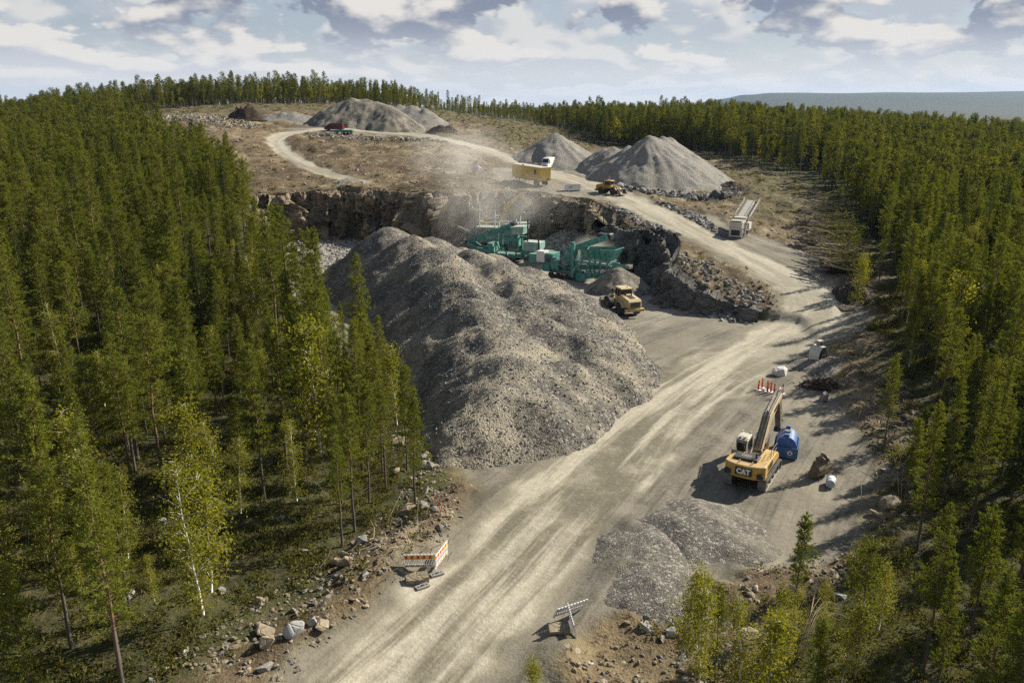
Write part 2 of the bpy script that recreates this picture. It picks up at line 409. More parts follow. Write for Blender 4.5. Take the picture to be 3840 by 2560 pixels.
def build_ground(g, nt, bs):
    pos = nd(nt, 'ShaderNodeNewGeometry').outputs['Position']
    am = nd(nt, 'ShaderNodeAttribute', attribute_name='cover')
    ag = nd(nt, 'ShaderNodeAttribute', attribute_name='cover2')
    au = nd(nt, 'ShaderNodeAttribute', attribute_name='along')
    road, grav, dirt = g.sep(am.outputs['Vector'])
    grass, pit, _ = g.sep(ag.outputs['Vector'])
    s_, l_, _ = g.sep(au.outputs['Vector'])
    n_big = g.noise(pos, .045, 4, .6)
    n_mid = g.noise(pos, .22, 5, .62)
    n_fin = g.noise(pos, 1.6, 5, .65)
    n_tiny = g.noise(pos, 7.0, 3, .7)
    vd, vc = _stones(g, pos, 5.5)
    vd2, vc2 = _stones(g, pos, 1.7)
    # forest floor: moss, heather, lichen and needles
    moss = g.mix(g.step(n_mid, .35, .65), (.034, .036, .014), (.075, .082, .026))
    moss = g.mix(g.step(n_fin, .46, .66), moss, (.10, .078, .042))
    moss = g.mix(g.math('MULTIPLY', g.step(n_tiny, .60, .74), .55), moss, (.24, .22, .14))
    # scraped soil: tan, umber and pale stones
    soil = g.mix(g.step(n_big, .36, .62), (.088, .063, .034), (.265, .205, .115))
    soil = g.mix(g.step(n_mid, .50, .68), soil, (.35, .285, .18))
    soil = g.mix(g.step(n_fin, .52, .64), soil, (.055, .038, .023))
    soil = g.mix(g.math('MULTIPLY', g.step(g.noise(pos, .09, 5, .7), .48, .60), .7), soil, (.095, .062, .036))
    soil = g.mix(g.math('MULTIPLY', g.step(vc2, .80, .90), g.step(vd2, .34, .22)), soil, (.42, .37, .30))
    soil = g.mix(g.math('MULTIPLY', g.step(n_tiny, .58, .70), .5), soil, (.46, .38, .27))
    grs = g.mix(g.step(n_fin, .35, .65), (.055, .056, .020), (.17, .135, .065))
    grs = g.mix(g.step(n_tiny, .55, .7), grs, (.27, .22, .12))
    soil = g.mix(grass, soil, grs)
    # crushed stone
    gr = g.mix(g.step(n_mid, .3, .7), (.095, .084, .063), (.165, .147, .112))
    gr = g.mix(g.math('MULTIPLY', vc, .40), gr, (.29, .268, .225))
    gr = g.mix(g.step(n_fin, .57, .72), gr, (.095, .086, .066))
    n_yard = g.noise(pos, .11, 5, .65, .6)
    gr = g.mix(g.math('MULTIPLY', g.step(n_yard, .46, .64), .7), gr, (.30, .268, .205))
    gr = g.mix(g.math('MULTIPLY', g.step(n_yard, .42, .30), .75), gr, (.095, .082, .06))
    gr = g.mix(g.math('MULTIPLY', pit, .8), gr, g.mix(g.step(n_fin, .3, .7), (.31, .285, .235), (.46, .425, .355)))
    # driven lane: pale dust streaked by damp wheel tracks
    st = g.comb(g.math('MULTIPLY', s_, .030), g.math('MULTIPLY', l_, .40), 0.0)
    streak = g.noise(st, 1.0, 5, .62, .25)
    st2 = g.comb(g.math('MULTIPLY', s_, .16), g.math('MULTIPLY', l_, 2.6), 4.0)
    streak2 = g.noise(st2, 1.0, 4, .6, .2)
    gr = g.mix(g.math('MULTIPLY', g.step(streak2, .48, .66), .55), gr, (.085, .074, .054))
    gr = g.mix(g.math('MULTIPLY', g.step(streak, .56, .44), .35), gr, (.31, .275, .205))
    rd = g.mix(g.step(n_fin, .25, .75), (.385, .348, .262), (.51, .465, .365))
    damp = g.math('MAXIMUM', g.step(streak, .42, .56), g.math('MULTIPLY', g.step(streak2, .50, .72), .5))
    damp = g.math('MULTIPLY', damp, g.step(n_mid, .28, .55, .45, 1.0))
    fade = g.step(s_, 70, 96, 1.0, .5)
    rd = g.mix(g.math('MULTIPLY', g.step(n_tiny, .45, .7), .35), rd, (.26, .235, .18))
    rd = g.mix(g.math('MULTIPLY', damp, fade), rd, g.mix(n_fin, (.120, .106, .072), (.205, .184, .13)))
    rd = g.mix(g.math('MULTIPLY', g.step(vc, .8, .95), .35), rd, (.30, .29, .27))
    c = g.mix(dirt, moss, soil)
    c = g.mix(grav, c, gr)
    c = g.mix(road, c, rd)
    g.lk(c, bs.inputs['Base Color'])
    bs.inputs['Roughness'].default_value = .93
    bs.inputs['Specular IOR Level'].default_value = .2
    h = g.math('ADD', g.math('MULTIPLY', n_fin, .5), g.math('MULTIPLY', n_tiny, .32))
    h = g.math('ADD', h, g.math('MULTIPLY', vd, -.07))
    tread = g.math('MULTIPLY', g.math('SINE', g.math('MULTIPLY', s_, 15.0)), g.math('MULTIPLY', g.step(streak2, .5, .6), .05))
    h = g.math('ADD', h, g.math('MULTIPLY', tread, road))
    soft = g.math('SUBTRACT', 1.0, g.math('ADD', g.math('MULTIPLY', road, .75), g.math('MULTIPLY', grav, .72)))
    b = g.bump(g.math('MULTIPLY', h, soft), 1.0, .42)
    g.lk(b, bs.inputs['Normal'])

def build_rock(ca, cb, cc, sc=1.0, bump=.25):
    def f(g, nt, bs):
        tc = nd(nt, 'ShaderNodeTexCoord').outputs['Object']
        oi = nd(nt, 'ShaderNodeObjectInfo')
        pos = g.vmath('ADD', tc, g.vmath('SCALE', g.comb(3.1, 7.7, 5.3), sc=g.math('MULTIPLY', oi.outputs['Random'], 9.0)))
        a = g.noise(pos, .9 * sc, 6, .62)
        b = g.noise(pos, 5.0 * sc, 5, .68)
        c = g.mix(g.step(a, .35, .65), ca, cb)
        c = g.mix(g.step(b, .52, .7), c, cc)
        c = g.mix(g.math('MULTIPLY', oi.outputs['Random'], .4), c, tuple(v * .55 for v in ca))
        g.lk(c, bs.inputs['Base Color'])
        bs.inputs['Roughness'].default_value = .9
        bs.inputs['Specular IOR Level'].default_value = .25
        cr = g.voro(g.vmath('MULTIPLY', pos, (1, 1, 1.7)), 1.3 * sc, 'DISTANCE_TO_EDGE')
        h = g.math('ADD', g.math('MULTIPLY', b, .45), g.math('MULTIPLY', g.step(cr, 0, .06), .35))
        g.lk(g.bump(h, 1.0, bump), bs.inputs['Normal'])
    return f

def build_gravel(ca, cb, cc, sc, dust=(.36, .31, .22), dust_amt=.5):
    def f(g, nt, bs):
        pos = nd(nt, 'ShaderNodeNewGeometry').outputs['Position']
        d, c0 = _stones(g, pos, sc)
        d2, c2 = _stones(g, pos, sc * .45)
        big = g.noise(pos, .16, 5, .6)
        band = g.noise(g.vmath('MULTIPLY', pos, (1, 1, .35)), .55, 5, .65)
        c = g.mix(c0, ca, cb)
        c = g.mix(g.step(c2, .72, .95), c, cc)
        c = g.mix(g.math('MULTIPLY', g.step(big, .44, .64), dust_amt), c, dust)
        c = g.mix(g.math('MULTIPLY', g.step(band, .52, .66), .4), c, tuple(v * .6 for v in ca))
        g.lk(c, bs.inputs['Base Color'])
        bs.inputs['Roughness'].default_value = .92
        bs.inputs['Specular IOR Level'].default_value = .25
        h = g.math('ADD', g.math('MULTIPLY', d, -1.0), g.math('MULTIPLY', d2, -.9))
        h = g.math('ADD', h, g.math('MULTIPLY', band, .6))
        g.lk(g.bump(h, 1.0, .9 / sc), bs.inputs['Normal'])
    return f

def build_leaf(ca, cb, tip, trans=.35):
    def f(g, nt, bs):
        nt.nodes.remove(bs)
        out = nt.nodes['Material Output']
        geo = nd(nt, 'ShaderNodeNewGeometry')
        oi = nd(nt, 'ShaderNodeObjectInfo')
        c = g.mix(oi.outputs['Random'], ca, cb)
        c = g.mix(g.math('MULTIPLY', geo.outputs['Random Per Island'], .55), c, tip)
        dif = nd(nt, 'ShaderNodeBsdfDiffuse'); tr = nd(nt, 'ShaderNodeBsdfTranslucent')
        g.lk(c, dif.inputs[0])
        g.lk(g.mix(1.0, c, (1.25, 1.2, .55), 'MULTIPLY'), tr.inputs[0])
        mx = nd(nt, 'ShaderNodeMixShader'); mx.inputs[0].default_value = trans
        g.lk(dif.outputs[0], mx.inputs[1]); g.lk(tr.outputs[0], mx.inputs[2])
        g.lk(mx.outputs[0], out.inputs[0])
    return f

def build_bark(lo, hi, z0, z1, white=False):
    def f(g, nt, bs):
        pos = nd(nt, 'ShaderNodeTexCoord').outputs['Object']
        z = g.sep(pos)[2]
        n = g.noise(g.vmath('MULTIPLY', pos, (9, 9, 2.2)), 1.0, 5, .65)
        c = g.mix(g.step(z, z0, z1), lo, hi)
        dark = (.03, .027, .024) if white else tuple(v * .45 for v in lo)
        c = g.mix(g.math('MULTIPLY', g.step(n, .56, .64), .8), c, dark)
        g.lk(c, bs.inputs['Base Color'])
        bs.inputs['Roughness'].default_value = .85
        g.lk(g.bump(n, .8, .02), bs.inputs['Normal'])
    return f

M = {}
M['ground'] = mat('ground_cover', build_ground)
M['cliff'] = mat('quarry_rock', build_rock((.15, .122, .085), (.31, .25, .17), (.40, .33, .24), .35, .5))
M['rock'] = mat('grey_rock', build_rock((.20, .188, .165), (.33, .31, .275), (.41, .39, .35), 1.0, .12))
M['rock_tan'] = mat('tan_rock', build_rock((.25, .20, .135), (.39, .32, .22), (.45, .40, .30), 1.0, .12))
M['rock_pale'] = mat('pale_rock', build_rock((.34, .33, .305), (.45, .435, .405), (.25, .24, .22), 1.0, .1))
M['rock_white'] = mat('white_rock', build_rock((.62, .61, .59), (.76, .75, .73), (.42, .41, .39), 1.0, .1))
M['heap_dark'] = mat('crushed_rock_heap', build_gravel((.075, .069, .060), (.19, .174, .145), (.36, .33, .28), 9.0, (.36, .315, .235), .9))
M['heap_near'] = mat('loose_crushed_rock', build_gravel((.09, .083, .073), (.23, .21, .175), (.40, .37, .315), 15.0, (.22, .195, .15), .6))
M['heap_fine'] = mat('fine_gravel_heap', build_gravel((.20, .19, .17), (.29, .275, .245), (.34, .325, .29), 6.5, (.31, .285, .235), .6))
M['pine'] = mat('pine_needles', build_leaf((.080, .110, .022), (.145, .168, .031), (.245, .25, .048), .42))
M['pine_far'] = mat('pine_needles_distant', build_leaf((.070, .089, .022), (.126, .136, .031), (.19, .185, .041), .38))
M['spruce'] = mat('spruce_needles', build_leaf((.04, .062, .02), (.062, .084, .025), (.095, .11, .035), .3))
M['birch'] = mat('birch_leaves', build_leaf((.175, .185, .026), (.25, .245, .034), (.31, .29, .05), .5))
M['shrub'] = mat('shrub_leaves', build_leaf((.065, .078, .022), (.125, .122, .036), (.19, .17, .06), .35))
M['bark'] = mat('pine_bark', build_bark((.105, .085, .066), (.215, .13, .07), 2.5, 6.5))
M['bark_birch'] = mat('birch_bark', build_bark((.62, .60, .54), (.66, .63, .56), 0, 3, True))
M['bark_dead'] = mat('bleached_wood', build_bark((.36, .29, .20), (.40, .33, .24), 0, 3))
M['wood'] = mat('cut_wood', build_bark((.44, .34, .22), (.44, .34, .22), 0, 3))
DUST = (.42, .37, .29)
M['cat'] = mat('yellow_machine_paint', color=(.55, .33, .045), rough=.5, noise_amt=.2, dirt=DUST, dirt_amt=.55)
M['cat_pale'] = mat('dusty_yellow_paint', color=(.52, .37, .12), rough=.6, noise_amt=.2, dirt=(.55, .46, .32), dirt_amt=.85)
M['volvo'] = mat('amber_machine_paint', color=(.50, .27, .02), rough=.5, noise_amt=.25, dirt=DUST, dirt_amt=.35)
M['dusty_boom'] = mat('dusty_boom_paint', color=(.50, .38, .20), rough=.65, noise_amt=.25, dirt=(.55, .47, .36), dirt_amt=.8)
M['black'] = mat('black_paint', color=(.022, .022, .024), rough=.55, noise_amt=.3, dirt=(.16, .145, .12), dirt_amt=.3)
M['steel'] = mat('worn_steel', color=(.24, .22, .19), rough=.5, metal=.35, noise_amt=.35, dirt=(.36, .31, .23), dirt_amt=.6)
M['steel_brown'] = mat('rusty_bucket_steel', color=(.17, .13, .085), rough=.65, metal=.15, noise_amt=.4, dirt=(.36, .30, .20), dirt_amt=.6)
M['shoe'] = mat('track_shoe_steel', color=(.20, .185, .16), rough=.6, metal=.2, noise_amt=.35, dirt=(.40, .36, .29), dirt_amt=.8)
M['rubber'] = mat('dusty_rubber', color=(.030, .030, .030), rough=.9, noise_amt=.3, dirt=(.20, .18, .15), dirt_amt=.6)
M['glass'] = mat('cab_glass', color=(.02, .026, .028), rough=.08)
M['chrome'] = mat('piston_chrome', color=(.62, .62, .62), rough=.2, metal=.9)
M['white'] = mat('white_paint', color=(.74, .74, .72), rough=.5, noise_amt=.06, dirt=(.5, .46, .39), dirt_amt=.3)
M['white_pl'] = mat('white_plastic', color=(.78, .78, .77), rough=.5, noise_amt=.05)
M['letter'] = mat('white_lettering', color=(.80, .80, .78), rough=.5)
M['cabcream'] = mat('cream_paint', color=(.58, .55, .46), rough=.55, noise_amt=.1, dirt=DUST, dirt_amt=.4)
M['teal'] = mat('teal_machine_paint', color=(.055, .27, .225), rough=.55, noise_amt=.25, dirt=(.36, .36, .31), dirt_amt=.6)
M['teal_pale'] = mat('dust_covered_teal_paint', color=(.20, .36, .32), rough=.7, noise_amt=.2, dirt=(.58, .56, .50), dirt_amt=.85)
M['belt'] = mat('conveyor_belt', color=(.035, .034, .033), rough=.85, noise_amt=.3, dirt=(.30, .28, .24), dirt_amt=.5)
M['screen_white'] = mat('pale_machine_paint', color=(.60, .58, .52), rough=.6, noise_amt=.15, dirt=(.5, .45, .36), dirt_amt=.6)
M['blue'] = mat('blue_tank_paint', color=(.030, .12, .36), rough=.45, noise_amt=.15, dirt=(.32, .36, .42), dirt_amt=.35)
M['yellowbox'] = mat('yellow_trailer_paint', color=(.72, .47, .05), rough=.5, noise_amt=.08, dirt=(.66, .57, .38), dirt_amt=.45)
M['red_pl'] = mat('red_plastic', color=(.72, .045, .022), rough=.45)
M['red_refl'] = mat('red_reflective_sheet', color=(.50, .03, .02), rough=.4)
M['yel_refl'] = mat('yellow_reflective_sheet', color=(.72, .48, .03), rough=.4)
M['maroon'] = mat('maroon_van_paint', color=(.085, .012, .022), rough=.3)
M['green_tr'] = mat('green_trailer_paint', color=(.05, .22, .15), rough=.5, noise_amt=.2)
M['grey_pl'] = mat('grey_rubber_block', color=(.27, .26, .24), rough=.85, noise_amt=.2)
M['tarp'] = mat('grey_blue_drum', color=(.42, .46, .52), rough=.5, noise_amt=.15)
M['lamp'] = mat('lamp_glass', color=(.70, .68, .62), rough=.15)
M['tail'] = mat('tail_lamp', color=(.5, .03, .02), rough=.3)
M['orange'] = mat('beacon_orange', color=(.75, .25, .03), rough=.3)
M['soil_dark'] = mat('dark_soil', build_rock((.045, .03, .019), (.085, .056, .034), (.16, .11, .07), 1.0, .2))

# ------------------------------------------------------------------ objects
def mesh_np(name, V, F, smooth=False):
    me = bpy.data.meshes.new(name)
    V = np.asarray(V, np.float32)
    F = np.asarray(F, np.int32)
    k = F.shape[1]
    me.vertices.add(len(V)); me.vertices.foreach_set('co', V.ravel())
    me.loops.add(F.size); me.loops.foreach_set('vertex_index', F.ravel())
    me.polygons.add(len(F)); me.polygons.foreach_set('loop_start', np.arange(0, F.size, k, dtype=np.int32))
    me.update(calc_edges=True)
    if smooth:
        me.polygons.foreach_set('use_smooth', np.ones(len(F), bool))
    return me
def link(name, me, m=None, parent=None):
    o = bpy.data.objects.new(name, me)
    COL.objects.link(o)
    if m is not None and me is not None and not me.materials:
        me.materials.append(M[m] if isinstance(m, str) else m)
    if parent is not None:
        o.parent = parent
    return o
def tag(o, label=None, cat=None, group=None, kind=None):
    for k, v in (('label', label), ('category', cat), ('group', group), ('kind', kind)):
        if v:
            o[k] = v
    return o
def thing(name, label, cat, loc, rz=0.0, group=None, sc=1.0):
    o = bpy.data.objects.new(name, None)
    o.empty_display_size = .3
    COL.objects.link(o)
    o.location = loc; o.rotation_euler = (0, 0, rz); o.scale = (sc, sc, sc)
    return tag(o, label, cat, group)

class B:
    def __init__(s):
        s.v = []; s.f = []
    def add(s, V, F):
        k = len(s.v)
        s.v += [tuple(map(float, p)) for p in V]
        s.f += [tuple(i + k for i in f) for f in F]
        return s
    def hexa(s, P):
        return s.add(P, [(0, 3, 2, 1), (4, 5, 6, 7), (0, 1, 5, 4), (1, 2, 6, 5), (2, 3, 7, 6), (3, 0, 4, 7)])
    def box(s, x0, x1, y0, y1, z0, z1):
        return s.hexa([(x0, y0, z0), (x1, y0, z0), (x1, y1, z0), (x0, y1, z0), (x0, y0, z1), (x1, y0, z1), (x1, y1, z1), (x0, y1, z1)])
    def prism(s, ax, prof, a, b):
        n = len(prof)
        def P(q, t):
            return (t, q[0], q[1]) if ax == 'x' else (q[0], t, q[1]) if ax == 'y' else (q[0], q[1], t)
        V = [P(q, a) for q in prof] + [P(q, b) for q in prof]
        F = [tuple(range(n - 1, -1, -1)), tuple(range(n, 2 * n))] + [(i, (i + 1) % n, n + (i + 1) % n, n + i) for i in range(n)]
        if ax == 'y':
            F = [tuple(reversed(f)) for f in F]
        return s.add(V, F)
    def bar(s, p, q, w, h):
        """rectangular bar from p to q"""
        p = np.array(p, float); q = np.array(q, float); d = q - p; d /= np.linalg.norm(d)
        up = np.array((0, 0, 1.0)) if abs(d[2]) < .95 else np.array((0, 1.0, 0))
        a = np.cross(d, up); a /= np.linalg.norm(a); b = np.cross(a, d)
        a *= w / 2; b *= h / 2
        return s.hexa([p - a - b, p + a - b, q + a - b, q - a - b, p - a + b, p + a + b, q + a + b, q - a + b])
    def cyl(s, p, q, r, n=12, r2=None):
        p = np.array(p, float); q = np.array(q, float); d = q - p; d /= np.linalg.norm(d)
        up = np.array((0, 0, 1.0)) if abs(d[2]) < .9 else np.array((0, 1.0, 0))
        a = np.cross(d, up); a /= np.linalg.norm(a); b = np.cross(d, a)
        r2 = r if r2 is None else r2
        V = [p + r * (a * math.cos(t) + b * math.sin(t)) for t in np.linspace(0, 2 * math.pi, n, endpoint=False)]
        V += [q + r2 * (a * math.cos(t) + b * math.sin(t)) for t in np.linspace(0, 2 * math.pi, n, endpoint=False)]
        return s.add(V, [tuple(range(n - 1, -1, -1)), tuple(range(n, 2 * n))] + [(i, (i + 1) % n, n + (i + 1) % n, n + i) for i in range(n)])
    def tube(s, P, r, n=6):
        for a, b in zip(P[:-1], P[1:]):
            s.cyl(a, b, r, n)
        return s
    def lathe(s, prof, c, ax, n=20):
        """prof: (offset along axis, radius)"""
        V = []
        for o_, r in prof:
            for i in range(n):
                t = 2 * math.pi * i / n
                a, b = r * math.cos(t), r * math.sin(t)
                q = (o_, a, b) if ax == 'x' else (b, o_, a) if ax == 'y' else (a, b, o_)
                V.append((c[0] + q[0], c[1] + q[1], c[2] + q[2]))
        F = []
        for k in range(len(prof) - 1):
            for i in range(n):
                F.append((k * n + i, k * n + (i + 1) % n, (k + 1) * n + (i + 1) % n, (k + 1) * n + i))
        F.append(tuple(range(n - 1, -1, -1))); m_ = (len(prof) - 1) * n
        F.append(tuple(range(m_, m_ + n)))
        return s.add(V, F)
    def mesh(s, name):
        me = bpy.data.meshes.new(name)
        me.from_pydata(s.v, [], s.f)
        me.update()
        return me
    def build(s, name, m, parent=None, bevel=0.0):
        o = link(name, s.mesh(name), m, parent)
        if bevel:
            md = o.modifiers.new('bevel', 'BEVEL'); md.width = bevel; md.segments = 2; md.limit_method = 'ANGLE'; md.angle_limit = R(40)
        return o

def copy_tree(o, parent=None):
    c = o.copy(); COL.objects.link(c); c.parent = parent
    for ch in list(o.children):
        copy_tree(ch, c)
    return c

# ------------------------------------------------------------------ ground sheet, split where the cover changes
def set_cover(me, idx):
    for nm, cols in (('cover', (T_road, T_grav, T_dirt)), ('cover2', (T_grass, T_pit, T_pit)), ('along', (T_S, T_L, T_S * 0))):
        at = me.attributes.new(nm, 'FLOAT_VECTOR', 'POINT')
        at.data.foreach_set('vector', np.stack([c[idx] for c in cols], 1).astype(np.float32).ravel())
def ground_sheets():
    ny, nx = MX.shape
    i = np.arange(ny * nx).reshape(ny, nx)
    Q = np.stack([i[:-1, :-1], i[:-1, 1:], i[1:, 1:], i[1:, :-1]], -1).reshape(-1, 4)
    fr = T_road[Q].mean(1); fg = T_grav[Q].mean(1)
    cls = np.where(fr > .5, 1, np.where(fg > .5, 2, 0))
    for k, (nm, lab, cat) in enumerate((('ground', 'forest floor and scraped brown soil around the quarry', 'ground'),
                                        ('road', 'pale dusty gravel road winding up through the quarry', 'road'),
                                        ('quarry_floor', 'grey crushed-stone yard and quarry floor', 'ground'))):
        q = Q[cls == k]
        idx, invq = np.unique(q, return_inverse=True)
        me = mesh_np(nm, TV[idx], invq.reshape(-1, 4), True)
        set_cover(me, idx)
        o = link(nm, me, 'ground')
        tag(o, lab, cat, kind='structure')
ground_sheets()

# ------------------------------------------------------------------ rock face of the quarry
def facet_noise(S, T, n, rng, size, amp, tilt):
    """blocky offsets: each point takes the plane of its nearest random seed"""
    s0, s1, t0, t1 = S.min(), S.max(), T.min(), T.max()
    C = np.stack([rng.uniform(s0, s1, n), rng.uniform(t0, t1, n)], 1)
    off = rng.normal(0, amp, n); ta = rng.normal(0, tilt, n); tb = rng.normal(0, tilt, n)
    out = np.empty(S.size); P = np.stack([S.ravel(), T.ravel()], 1)
    for k in range(0, len(P), 8000):
        d = P[k:k + 8000, None] - C[None]
        d2 = d[..., 0] ** 2 + (d[..., 1] * size) ** 2
        j = d2.argmin(1); r = np.arange(len(j))
        out[k:k + 8000] = off[j] + ta[j] * d[r, j, 0] + tb[j] * d[r, j, 1]
    return out.reshape(S.shape)
def rock_face(name, line, m, step=.24, nt=44, batter=.26, amp=1.5, label='', zlow=-.6, seed=3, cap=2.6, saw=2.8):
    rng = np.random.default_rng(seed)
    P = np.array(chaikin(line, 1)); seg = np.hypot(*np.diff(P, axis=0).T); cum = np.concatenate([[0], np.cumsum(seg)])
    s = np.arange(0, cum[-1], step)
    x = np.interp(s, cum, P[:, 0]); y = np.interp(s, cum, P[:, 1])
    tx = np.gradient(x); ty = np.gradient(y)
    kk = np.ones(13) / 13
    tx = np.convolve(np.pad(tx, 6, 'edge'), kk, 'valid'); ty = np.convolve(np.pad(ty, 6, 'edge'), kk, 'valid')
    ln = np.hypot(tx, ty); nx_, ny_ = ty / ln, -tx / ln          # towards the pit
    zt = U(x - nx_ * 1.5, y - ny_ * 1.5) + .25 * fbm(s, s * 0, 2.5, 3, 90)
    zb = FLOOR(x + nx_ * 2, y + ny_ * 2) + zlow
    hgt = np.maximum(zt - zb, .3)
    t = np.linspace(0, 1, nt)
    S, T = np.meshgrid(s, t); Hh = hgt[None] * T
    d = facet_noise(S, Hh, 60, rng, .4, amp, .42) + facet_noise(S, Hh, 420, rng, .5, .50, .42) + facet_noise(S, Hh, 2400, rng, .6, .19, .5)
    sw = (S + 1.4 * fbm(S, Hh * .6, 4, 3, 95)) / 6.3
    d += saw * (.85 - (sw - np.floor(sw)))
    d += .8 * fbm(S, Hh * .4, 9, 3, 92) + .12 * fbm(S, Hh, .8, 3, 93)
    scale = np.clip(hgt / 7, .25, 1)[None]
    d = d * scale * (1 - .45 * T ** 4) + batter * Hh.max(0)[None] * (1 - T) ** 1.3
    d = np.maximum(d, -1.3)
    X = x[None] + nx_[None] * d; Y = y[None] + ny_[None] * d; Z = zb[None] + Hh
    rows = [np.stack([X, Y, Z], -1)]
    for k, (bk, dz) in enumerate(((.9, .1), (1.8, .0), (cap, -.35))):
        bx = x - nx_ * bk; by = y - ny_ * bk
        rows.append(np.stack([bx, by, terrain(bx, by) * .5 + (zt + dz) * .5 + (dz if k == 2 else .04)], -1)[None])
    V = np.concatenate(rows, 0); n_t, n_s = V.shape[:2]
    i = np.arange(n_t * n_s).reshape(n_t, n_s)
    Q = np.stack([i[:-1, :-1], i[:-1, 1:], i[1:, 1:], i[1:, :-1]], -1).reshape(-1, 4)[:, ::-1]
    o = link(name, mesh_np(name, V.reshape(-1, 3), Q), m)
    tag(o, label, 'rock face', kind='structure')
    return o
rock_face('rock_face', CLIFF[2:24], 'cliff', label='jagged blasted rock face at the back of the quarry')
M['bank'] = mat('dark_rock', build_rock((.085, .08, .072), (.16, .15, .132), (.25, .235, .205), .4, .4))
rock_face('rock_bank', CLIFF[23:33], 'bank', step=.26, nt=20, batter=.4, amp=.6, label='dark broken rock bank below the bend of the road', seed=8, saw=1.2)

# ------------------------------------------------------------------ heaps of crushed stone
def heap(name, cones, m, label, slope=.72, k=2.2, res=.3, lump=.25, seed=0, group=None, sink=.25, rill=0.0, smooth_top=0.0):
    c = np.array(cones, float)
    base = np.array([gz(a, b) for a, b in c[:, :2]]).min()
    rad = (c[:, 2] - base) / slope + 2
    x0, x1 = (c[:, 0] - rad).min(), (c[:, 0] + rad).max(); y0, y1 = (c[:, 1] - rad).min(), (c[:, 1] + rad).max()
    X, Y = np.meshgrid(np.arange(x0, x1, res), np.arange(y0, y1, res * 1.1))
    wx = X + .5 * fbm(X, Y, 3.2, 3, 200 + seed); wy2 = Y + .5 * fbm(X, Y, 3.2, 3, 230 + seed)
    acc = np.zeros_like(X)
    for cx, cy_, cz in c[:, :3]:
        r = np.hypot(wx - cx, wy2 - cy_)
        if rill:
            an = np.arctan2(Y - cy_, X - cx)
            r = r + rill * np.sin(an * 17 + 3 * fbm(X, Y, 6, 2, 7)) * np.clip(r / 6, 0, 1)
        acc += np.exp(k * (cz - slope * np.sqrt(r * r + smooth_top ** 2 + .15)))
    Z = np.log(acc + 1e-30) / k
    Z = Z + lump * fbm(X, Y, 3.0, 4, 260 + seed) + .05 * fbm(X, Y, .7, 2, 280 + seed)
    T = terrain(X.ravel(), Y.ravel()).reshape(X.shape)
    keep = Z > T - sink
    Zc = np.maximum(Z, T - sink)
    i = np.arange(X.size).reshape(X.shape)
    Q = np.stack([i[:-1, :-1], i[:-1, 1:], i[1:, 1:], i[1:, :-1]], -1).reshape(-1, 4)
    q = Q[keep.ravel()[Q].any(1)]
    idx, inv_ = np.unique(q, return_inverse=True)
    V = np.stack([X.ravel(), Y.ravel(), Zc.ravel()], 1)[idx]
    org = np.array([c[0, 0], c[0, 1], base])
    me = mesh_np(name, V - org, inv_.reshape(-1, 4), True)
    o = link(name, me, m)
    o.location = org
    tag(o, label, 'gravel heap', group)
    o_pts = (V, inv_.reshape(-1, 4))
    HEAPS.append((np.stack([X.ravel(), Y.ravel()], 1), Z, (x0, y0, res, X.shape), Zc, keep))
    return o, o_pts
HEAPS = []
def surf(x, y):
    """height of whatever one would stand on at x, y"""
    z = gz(x, y)
    for P, Z, (x0, y0, res, shp), Zc, keep in HEAPS:
        j = int((x - x0) / res); i = int((y - y0) / (res * 1.1))
        if 0 <= i < shp[0] and 0 <= j < shp[1] and keep[i, j]:
            z = max(z, Zc[i, j])
    return z
big_heap, big_pts = heap('gravel_heap', [(-19, 124, 11.3), (-15, 118, 11.1), (-11, 110, 10.7), (-8, 101, 10.4), (-6, 92, 10.0), (-4, 84, 9.65), (-2.2, 77, 8.75), (-.4, 70.5, 7.65),
    (-13, 126, 9.5), (-6, 118, 8.9), (-2, 110, 8.7), (1, 101, 8.4), (4.5, 105, 7.1), (6.5, 97, 6.8), (1.5, 92, 8.1), (6, 89, 6.7), (10, 91, 5.5), (3, 83, 7.75), (7.5, 81, 6.65), (10.8, 83, 5.35),
    (4.6, 72.5, 6.15), (8.5, 76, 5.05), (11, 79, 4.35), (-1.6, 66, 6.15), (1.4, 65.5, 5.45), (4.4, 68, 4.65), (-3.2, 62.5, 4.65), (9, 99, 5.4), (2, 116, 6.7), (6, 112, 5.7), (10, 106, 4.5), (-3, 126, 6.7), (-8, 131, 7.0), (12, 97, 4.1)],
    'heap_dark', 'huge lumpy grey crushed-stone heap filling the middle of the quarry', slope=.86, k=2.2, res=.28, lump=.10, seed=1, smooth_top=2.3)
heap('gravel_heap', [(16.6, 121.2, 3.9)], 'heap_dark', 'small grey stone cone under the green crusher discharge conveyor', slope=.68, k=3, res=.22, lump=.1, seed=2)
heap('gravel_heap', [(11.6, 222, 20.4), (13, 225, 19.2)], 'heap_fine', 'tall pointed grey gravel cone behind the white van', slope=.58, k=3, res=.45, lump=.12, seed=3, rill=.25)
heap('gravel_heap', [(32.1, 190, 21.0), (34, 194, 20.4), (36.5, 199, 20.4), (39, 203, 19.9), (29, 200, 18.2), (26, 206, 17.6), (24, 211, 17.0)], 'heap_fine', 'largest pointed grey gravel heap above the boulder band beside the forest', slope=.66, k=2.2, res=.42, lump=.14, seed=4, rill=.22)
heap('gravel_heap', [(-58, 281, 29.2), (-53.6, 281, 30.7), (-49, 281, 30.5), (-45, 279, 29.6), (-41.5, 276, 28.4), (-38.5, 272, 26.6), (-62, 281, 27.4)], 'heap_dark', 'long grey gravel ridge on the upper terrace behind the maroon van', slope=.72, k=1.8, res=.5, lump=.12, seed=5, rill=.2, smooth_top=1.8)
